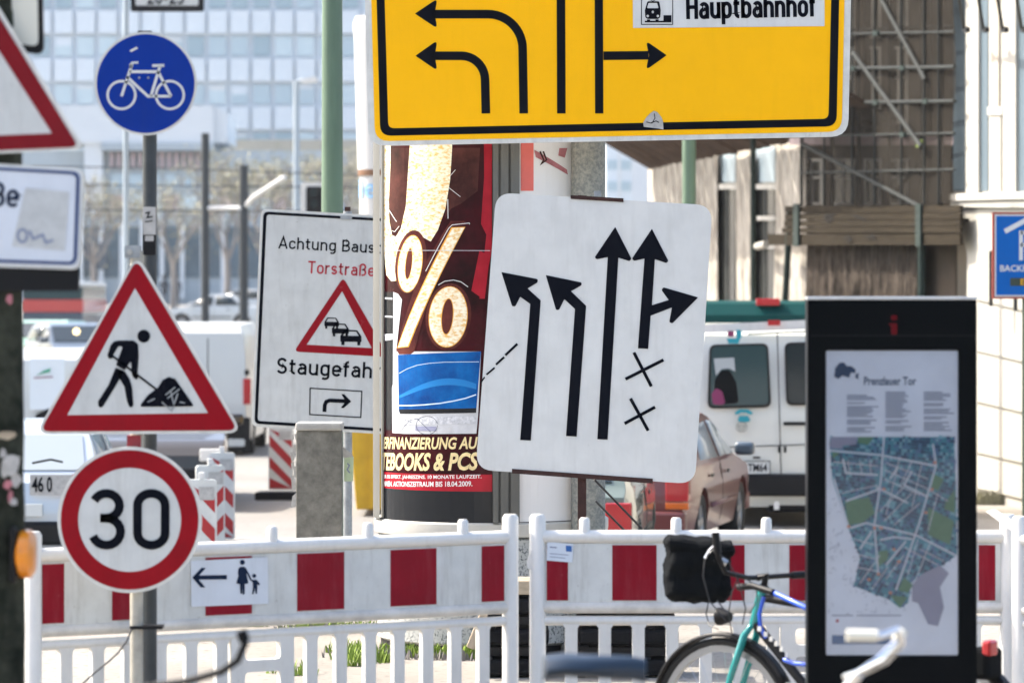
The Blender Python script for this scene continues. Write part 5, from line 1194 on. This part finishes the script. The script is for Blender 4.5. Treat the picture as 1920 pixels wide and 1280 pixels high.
# bare spring trees
def tree(label,x,D,ytop,wpx,seed,leafm):
    rr_=random.Random(seed); g0=GZ(D); r=thing('tree',label,'tree',(gx(x,D),D,g0),0,'bare spring trees along the far street'); ht=zz(ytop,D)-g0; wd=wpx/F*D/2
    tb=MB(); tips=[]
    tb.tube([(0,0,-.1),(.05,0,ht*.2),(0,.1,ht*.38)],[.20,.16,.13],8)
    def br(p,d,l,rd,dep):
        q_=p+d*l*.5+Vector((rr_.uniform(-1,1),rr_.uniform(-1,1),rr_.uniform(-.3,.6)))*l*.08; e=p+d*l
        tb.tube([p,q_,e],[rd,rd*.8,rd*.6],5,False); tips.append(e); tips.append(q_)
        if dep==0: return
        for _ in range(3):
            nd=(d+Vector((rr_.uniform(-1,1),rr_.uniform(-1,1),rr_.uniform(-.2,.7)))*.75).normalized(); br(e,nd,l*rr_.uniform(.6,.8),rd*.6,dep-1)
    for k in range(6):
        a=k*1.05+rr_.uniform(-.3,.3); d=Vector((math.cos(a)*wd*.9,math.sin(a)*wd*.9,ht*.45)).normalized(); br(Vector((0,.05,ht*rr_.uniform(.25,.38))),d,ht*.24,.075,3)
    tb.build('trunk','twig',r,True)
    lf=MB()
    for _ in range(1300):
        t=rr_.choice(tips); p=t+Vector((rr_.gauss(0,.35),rr_.gauss(0,.35),rr_.gauss(0,.35))); s_=rr_.uniform(.04,.10)
        a=Vector((rr_.gauss(0,1),rr_.gauss(0,1),rr_.gauss(0,1))).normalized()*s_; b=a.orthogonal().normalized()*s_*.7
        lf.face([p-a,p+b,p+a,p-b])
    o=lf.build('crown',leafm,r); o['kind']='stuff'
for i,(x,D,yt,wp,lab) in enumerate(((175,190,330,150,'bare tree right of the street name plate'),(325,200,330,140,'bare tree behind the bicycle signpost'),(425,185,268,130,'budding tree between the two dark tram poles'),(500,175,280,150,'budding tree left of the slender street lamp'),(590,180,260,150,'budding tree behind the traffic light'),(690,190,280,130,'budding tree behind the poster column edge'))):
    tree(lab,x,D,yt,wp,20+i,'leaf_bud')
# two pedestrians far away
def person(label,x,D,m,face):
    g0=GZ(D); r=thing('person',label,'person',(gx(x,D),D,g0),face)
    J=[(0,0,.95),(0,0,1.15),(0,0,1.42),(0,0,1.52),(0,.01,1.62),(0,.02,1.75),(.10,0,.90),(.11,.06,.50),(.11,0,.08),(.11,.14,.04),(-.10,0,.90),(-.11,-.08,.50),(-.11,-.20,.10),(-.11,-.08,.04),(.20,0,1.40),(.25,-.04,1.12),(.24,.06,.88),(-.20,0,1.40),(-.25,.04,1.12),(-.24,.10,.90)]
    E=[(0,1),(1,2),(2,3),(3,4),(4,5),(0,6),(6,7),(7,8),(8,9),(0,10),(10,11),(11,12),(12,13),(2,14),(14,15),(15,16),(2,17),(17,18),(18,19)]
    rad=[.15,.14,.16,.055,.095,.085,.09,.065,.045,.04,.09,.065,.045,.04,.065,.05,.035,.065,.05,.035]
    me=bpy.data.meshes.new('body'); me.from_pydata(J,E,[]); o=bpy.data.objects.new('body',me); COL.objects.link(o); o.parent=r
    o.modifiers.new('skin','SKIN'); 
    for k,v in enumerate(me.skin_vertices[0].data): v.radius=(rad[k],rad[k]*.8); v.use_root=(k==0)
    sb=o.modifiers.new('sub','SUBSURF'); sb.levels=1; sb.render_levels=1; me.materials.append(MATS[m])
    MB().lathe([(0,1.86),(.06,1.85),(.098,1.77),(.10,1.70),(.085,1.64)],n=14).build('hair','black_fabric',r,True)
person('person in dark coat walking, left of two far pedestrians',308,200,'person_dark',R(170)); person('person in dark clothes, right of two far pedestrians',331,202,'person_dark',R(185))
# ------------------------------------------------------------------ scaffolded building on the right, seen at a grazing angle
a_=Vector((gx(1795,48),48)); b_=Vector((gx(1215,70),70)); d=a_-b_; ang=math.atan2(d.y,d.x)
K=Pl('scaffolded_building','old plastered house behind scaffold and sheeting at the right','building',1795,48,ang,None,-.42)
Lb_=d.length
MB().box((-Lb_,0.,0),(0,9,13)).build('wall','plaster',K.root)
def kf(name,polys,m,out,thick=None,**k): return K.flat(name,polys,m,out,thick,**k)
for x0,x1 in ((1347,1378),(1416,1452)):
    w_=kf('window',[box2(x0,352,x1,620)],'win_dark',.03,.02)
    for y in (345,): kf('lintel',[box2(x0-3,y,x1+3,y+10)],'win_frame',.10,.10)
    kf('window_bar',[box2((x0+x1)/2-2,355,(x0+x1)/2+2,620)],'scaff',.045,.01,parent=w_)
    kf('window',[box2(x0,275,x1,342)],'far_glass_b',.03,.02)
    for y in (405,458): kf('sill',[box2(x0+ (3 if x0>1400 else 0),y,x1,y+8)],'win_frame',.12,.12) if x0>1400 else None
for x0,x1 in ((1500,1540),(1560,1600),(1622,1650),(1668,1700)):
    for y0,y1 in ((300,382),(90,230),(-80,70)):
        w_=kf('window',[box2(x0,y0,x1,y1)],'win_dark',.04,.015)
        kf('window_frame',ribbon(box2(x0,y0,x1,y1),5,True)+ribbon([((x0+x1)/2,y0),((x0+x1)/2,y1)],4)+ribbon([(x0,y0*.6+y1*.4),(x1,y0*.6+y1*.4)],4),'win_frame',.055,.012,parent=w_)
kf('shaded_stone_facing',[box2(1505,-160,1792,254)],'stone_tan_shaded',.02,.02); kf('shaded_stone_facing',[box2(1505,273,1792,620)],'stone_tan_shaded',.02,.02)  # netted part of the wall, shade painted in as darker stone
kf('string_course',[box2(1480,255,1790,272)],'hall_pink',.18,.18)
for x0,x1 in ((1602,1620),(1652,1666),(1705,1730)): kf('pilaster',[box2(x0,-100,x1,255)],'stone_tan_shaded',.14,.14)
# sheeting
def tarp_(label,x0,x1,y0,y1,out,m,amp,per,seed):
    rr_=random.Random(seed); p=Pl('sheeting',label,'sheeting',(x0+x1)/2,1.,0); bpy.data.objects.remove(p.root)
    (u0,zt),(u1,zb)=K.loc(x0,y0,out),K.loc(x1,y1,out); n=max(8,int((u1-u0)/.09)); m_=8; mb=MB(); ph=[rr_.uniform(0,6) for _ in range(4)]
    for j in range(m_+1):
        v=j/m_
        for i in range(n+1):
            u=u0+(u1-u0)*i/n; y=-out-amp*(math.sin(u*6.28/per+ph[0]+v*1.2)+.5*math.sin(u*13/per+ph[1]-v*2)+.5*rr_.uniform(-1,1)*.5)*(.5+.7*v)
            mb.v.append((u,y,zt+(zb-zt)*v+ (.05*math.sin(u*3+ph[2]) if j==m_ else 0)))
    for j in range(m_):
        for i in range(n): q_=j*(n+1)+i; mb.f.append((q_,q_+n+1,q_+n+2,q_+1)); mb.mi.append(0)
    o=mb.build('sheeting',m,None,True); o.matrix_world=Matrix.Translation((K.O.x,K.O.y,K.z0))@Matrix.Rotation(K.a,4,'Z'); tag(o,label,'sheeting','building sheets hung on the scaffold')
tarp_('pale creased sheet hanging left of the first dark window strip',1222,1345,300,640,.12,'tarp',.022,.8,1)
tarp_('narrow pale sheet between the two dark window strips',1378,1414,300,640,.12,'tarp',.022,.7,2)
tarp_('pale creased sheet hanging right of the second dark window strip',1453,1512,290,640,.14,'tarp',.025,.6,3)
tarp_('grey brown crumpled sheet with painted shade under the board canopy',1512,1722,455,640,.25,'tarp_brown_shaded',.05,.5,4)
# scaffold
SF=Pl('scaffold','grey tube scaffold with braces before the old house','scaffold',1795,48,ang,None,-.42)
def rod(x0,y0,x1,y1,out,r=.03,m='scaff',nm='tube'): return SF.tube(nm,[(x0,y0,out),(x1,y1,out)],r,m)
for x in (1412,): rod(x,200,x,900,.40,.045,'scaff_dark','standard')
for x in (1503,1560,1610,1668,1728,1765): 
    for o_ in (.2,.42): rod(x,-120,x,386,o_,.026,'scaff','standard')
for y in (126,190,-20,): 
    rod(1500,y+4,1790,y,.54,.025,'scaff','ledger')
rod(1500,60,1790,50,.2,.025,'scaff','ledger')
rod(1600,100,1728,276,.56,.034,'scaff','diagonal_brace'); rod(1505,270,1722,386,.54,.030,'scaff','diagonal_brace'); rod(1668,380,1725,300,.2,.03,'scaff','diagonal_brace'); rod(1620,-60,1735,150,.56,.03,'scaff','diagonal_brace')
for x in (1545,1598,1640,1690,1733,1760): rod(x,-120,x,384,.54,.017,'scaff','standard')
for y in (60,250,318): rod(1500,y+6,1790,y,.53,.017,'scaff','ledger')
for x,y in ((1598,128),(1640,192),(1690,127),(1733,190),(1690,252),(1640,62)): SF.flat('coupler',[rr(x-4,y-4,x+4,y+5,2)],'scaff_dark',.58,.05)
SF.flat('green_clamp',[rr(1716,262,1728,276,3)],'leaf_fresh',.50,.04)
for x in (1482,1728): rod(x,392,x-(12 if x<1500 else 0),600,.52,.05,'scaff_dark','canopy_post')
SF.tube('bracket',[(1437,458,.5),(1420,462,.4)],.06,'plaster_white')
# netting
nt_=Pl('debris_net','dark debris netting stretched over the scaffold','netting',1795,48,ang,None,-.42)
nm_=MB(); N=26
(u0,_),(u1,_)=nt_.loc(1508,100,.5),nt_.loc(1786,100,.5)
zt=zz(-160,50); 
for j in range(14):
    for i in range(N+1):
        u=u0+(u1-u0)*i/N; v=j/13; wob=.06*math.sin(i*1.3+j*.5)+.05*math.sin(i*.6-j)
        zlow=nt_.loc(1700,388,.5)[1]; nm_.v.append((u,-.5-wob*.4,zlow+(zt+1.2-zlow)*v))
for j in range(13):
    for i in range(N): q_=j*(N+1)+i; nm_.f.append((q_,q_+1,q_+N+2,q_+N+1)); nm_.mi.append(0)
nm_.build('net','debris_net',nt_.root,True)
# board canopy fascia
cn=Pl('board_canopy','weathered board fascia of the scaffold canopy above the map stele','canopy',1795,48,ang,None,-.42)
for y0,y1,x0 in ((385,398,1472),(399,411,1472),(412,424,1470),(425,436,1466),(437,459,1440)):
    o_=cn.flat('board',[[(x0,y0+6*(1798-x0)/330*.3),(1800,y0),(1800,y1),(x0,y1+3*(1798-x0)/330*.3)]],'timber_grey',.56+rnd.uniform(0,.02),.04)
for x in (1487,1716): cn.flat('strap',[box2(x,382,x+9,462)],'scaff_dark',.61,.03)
cn.flat('graffiti',[x for pl in ([(1548,402),(1560,410),(1552,416),(1545,406),(1566,402)],[(1600,404),(1612,408),(1622,412)],[(1582,446),(1590,442),(1596,450),(1586,452)],[(1622,442),(1630,446),(1636,440),(1640,450)]) for x in ribbon(pl,2.5)],'black_rubber',.592)['kind']='stuff'
for k in range(14): # boards of the deck behind the fascia
    u0_,z_=cn.loc(1798,400,.5); uu=u0_-k*.62
    MB().box((uu-.6,-.5,z_-.1),(uu,0.0,z_-.06)).build('deck_board','timber_grey',cn.root)
# sloping protective roof on the left
sr=Pl('plank_roof','sloping brown plank roof of the scaffold below the yellow board','plank roof',1400,62,ang,None,-.42)
Ok=Vector((sr.O.x,sr.O.y)); 
for k in range(30):
    D_=51+k*.62
    t_=(D_-a_.y)/(b_.y-a_.y); base=a_.lerp(b_,t_); n_=Vector((math.sin(ang),-math.cos(ang)))
    zin,zout=zz(345,60)+.55+.42,zz(345,60)+1.95+.42
    pin,pout=base+n_*.1,base+n_*2.6
    inv=Matrix.Rotation(-ang,2)
    li=inv@(pin-Ok); lo=inv@(pout-Ok); mb=MB(); w_=.27
    jz=rnd.uniform(-.02,.02)
    for A,B in (((li,zin+jz),(lo,zout+jz)),):
        c=[(A[0].x-w_,A[0].y,A[1]),(A[0].x+w_,A[0].y,A[1]),(B[0].x+w_,B[0].y,B[1]),(B[0].x-w_,B[0].y,B[1])]
        t2=[(x,y,z+.05) for x,y,z in c]; mb.v+=c+t2
        for f in ((0,3,2,1),(4,5,6,7),(0,1,5,4),(1,2,6,5),(2,3,7,6),(3,0,4,7)): mb.f.append(f); mb.mi.append(0)
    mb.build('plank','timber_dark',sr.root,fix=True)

# ------------------------------------------------------------------ white building at the right edge
a2=Vector((gx(1935,43),43)); b2=Vector((gx(1790,47),47)); d2=a2-b2; an2=math.atan2(d2.y,d2.x)
V=Pl('white_building','white rendered building with tall pilasters and blue windows at right edge','building',1935,43,an2,None,-.42)
uL=V.loc(1788,500)[0]; uR=V.loc(2200,500)[0]
zc0,zc1=V.loc(1860,388)[1],V.loc(1860,362)[1]
MB().box((uL+.75,0,0),(uR,6,zc0)).build('ground_wall','plaster_white',V.root)
MB().box((uL,.0,zc0),(uR,6,9)).build('upper_wall','plaster_white',V.root)
V.flat('cornice',[[(1782,378),(2200,370),(2200,392),(1782,388)]],'plaster_white',.10,.1); V.flat('cornice_fillet',[[(1780,364),(2200,350),(2200,366),(1780,376)]],'win_frame',.14,.14)
for x0,x1,m in ((1787,1808,'win_blue'),(1836,1852,'win_blue'),(1908,1960,'win_blue')): V.flat('window',[box2(x0,-160,x1,358)],m,.012,.01)
for x0,x1 in ((1811,1834),(1880,1904),(1962,1985)): V.flat('pilaster',[box2(x0,-160,x1,361)],'plaster_white',.05,.05)
V.flat('half_column',[box2(1858,-160,1872,205)],'plaster',.03,.03); V.flat('half_column_base',[box2(1856,215,1876,361)],'plaster_white',.04,.04); V.flat('capital',[box2(1851,200,1879,216)],'plaster_white',.06,.06)
for k,x in enumerate((1800,1836,1872,1908)):
    V.tube('awning_arm',[(x-8,-40,.9),(x+8,56,.3)],.02,'scaff'); V.flat('arm_joint',[ell(x+8,56,4,6,10)],'black_plastic',.33,.05)
# grooves between the render courses: each course a slab of its own
for y0,y1 in ((392,561),(567,657),(663,752),(758,847),(853,914)):
    V.flat('render_course',[[(1826,y0-1+ (0 if y0<400 else 0)),(2200,y0+ (0 if y0<400 else 88)),(2200,y1+88),(1826,y1-1)]] if y0>400 else [[(1800,392),(2200,392),(2200,y1+88),(1826,y1-1),(1812,470)]],'plaster_white',.035,.033)
V.flat('bracket',[box2(1854,470,1857,574)],'black_plastic',.3,.03); V.flat('bracket',[box2(1900,560,1903,582)],'black_plastic',.3,.03)
tufts('wall_grass','dry grass strip along foot of the white building',[(1835+k*5,44.4,.12,40) for k in range(10)],'leaf_bud',.16,9)
# parking sign
PS=Pl('parking_sign','blue parking sign with red frame and white roof symbol at right edge','sign',1922,36.0,0,None,-.42)
f_=PS.flat('frame',[box2(1861,398,1985,560)],'sign_frame_red',.03,.05); PS.flat('white_edge',[box2(1865,402,1981,556)],'sign_white',.034,parent=f_); PS.flat('blue_face',[box2(1868,405,1978,553)],'p_blue',.037,parent=f_)
PS.flat('roof_symbol',ribbon([(1884,434),(1923,413),(1962,434)],9)+[box2(1911,432,1918,488)]+ribbon([(1914,436),(1930,436),(1937,443),(1937,452),(1930,459),(1914,459)],7),'sign_white',.040,parent=f_)
PS.flat('lettering',font_box('BACKFABRIK',1875,497,1971,509,0,.02),'sign_white',.040,parent=f_)
PS.flat('green_strip',[box2(1894,521,1955,536)],'post_green_dark',.040,parent=f_); PS.flat('strip_text',font_box('E',1914,523,1921,534,0,.0),'sign_yellow',.042,parent=f_)
PS.post('post',1926,400,.05,'post_green_dark',-.03)
# ------------------------------------------------------------------ air
hz=bpy.data.materials.new('air'); hz.use_nodes=True; t_=hz.node_tree; t_.nodes.remove(t_.nodes['Principled BSDF'])
pv=t_.nodes.new('ShaderNodeVolumePrincipled'); pv.inputs['Color'].default_value=(.93,.96,1,1); pv.inputs['Density'].default_value=.00018; pv.inputs['Anisotropy'].default_value=.3
t_.links.new(pv.outputs[0],t_.nodes['Material Output'].inputs['Volume'])
MATS['air']=hz
ho=MB().box((-640,-25,-1.5),(640,1650,42)).build('haze','air',None); tag(ho,kind='stuff')
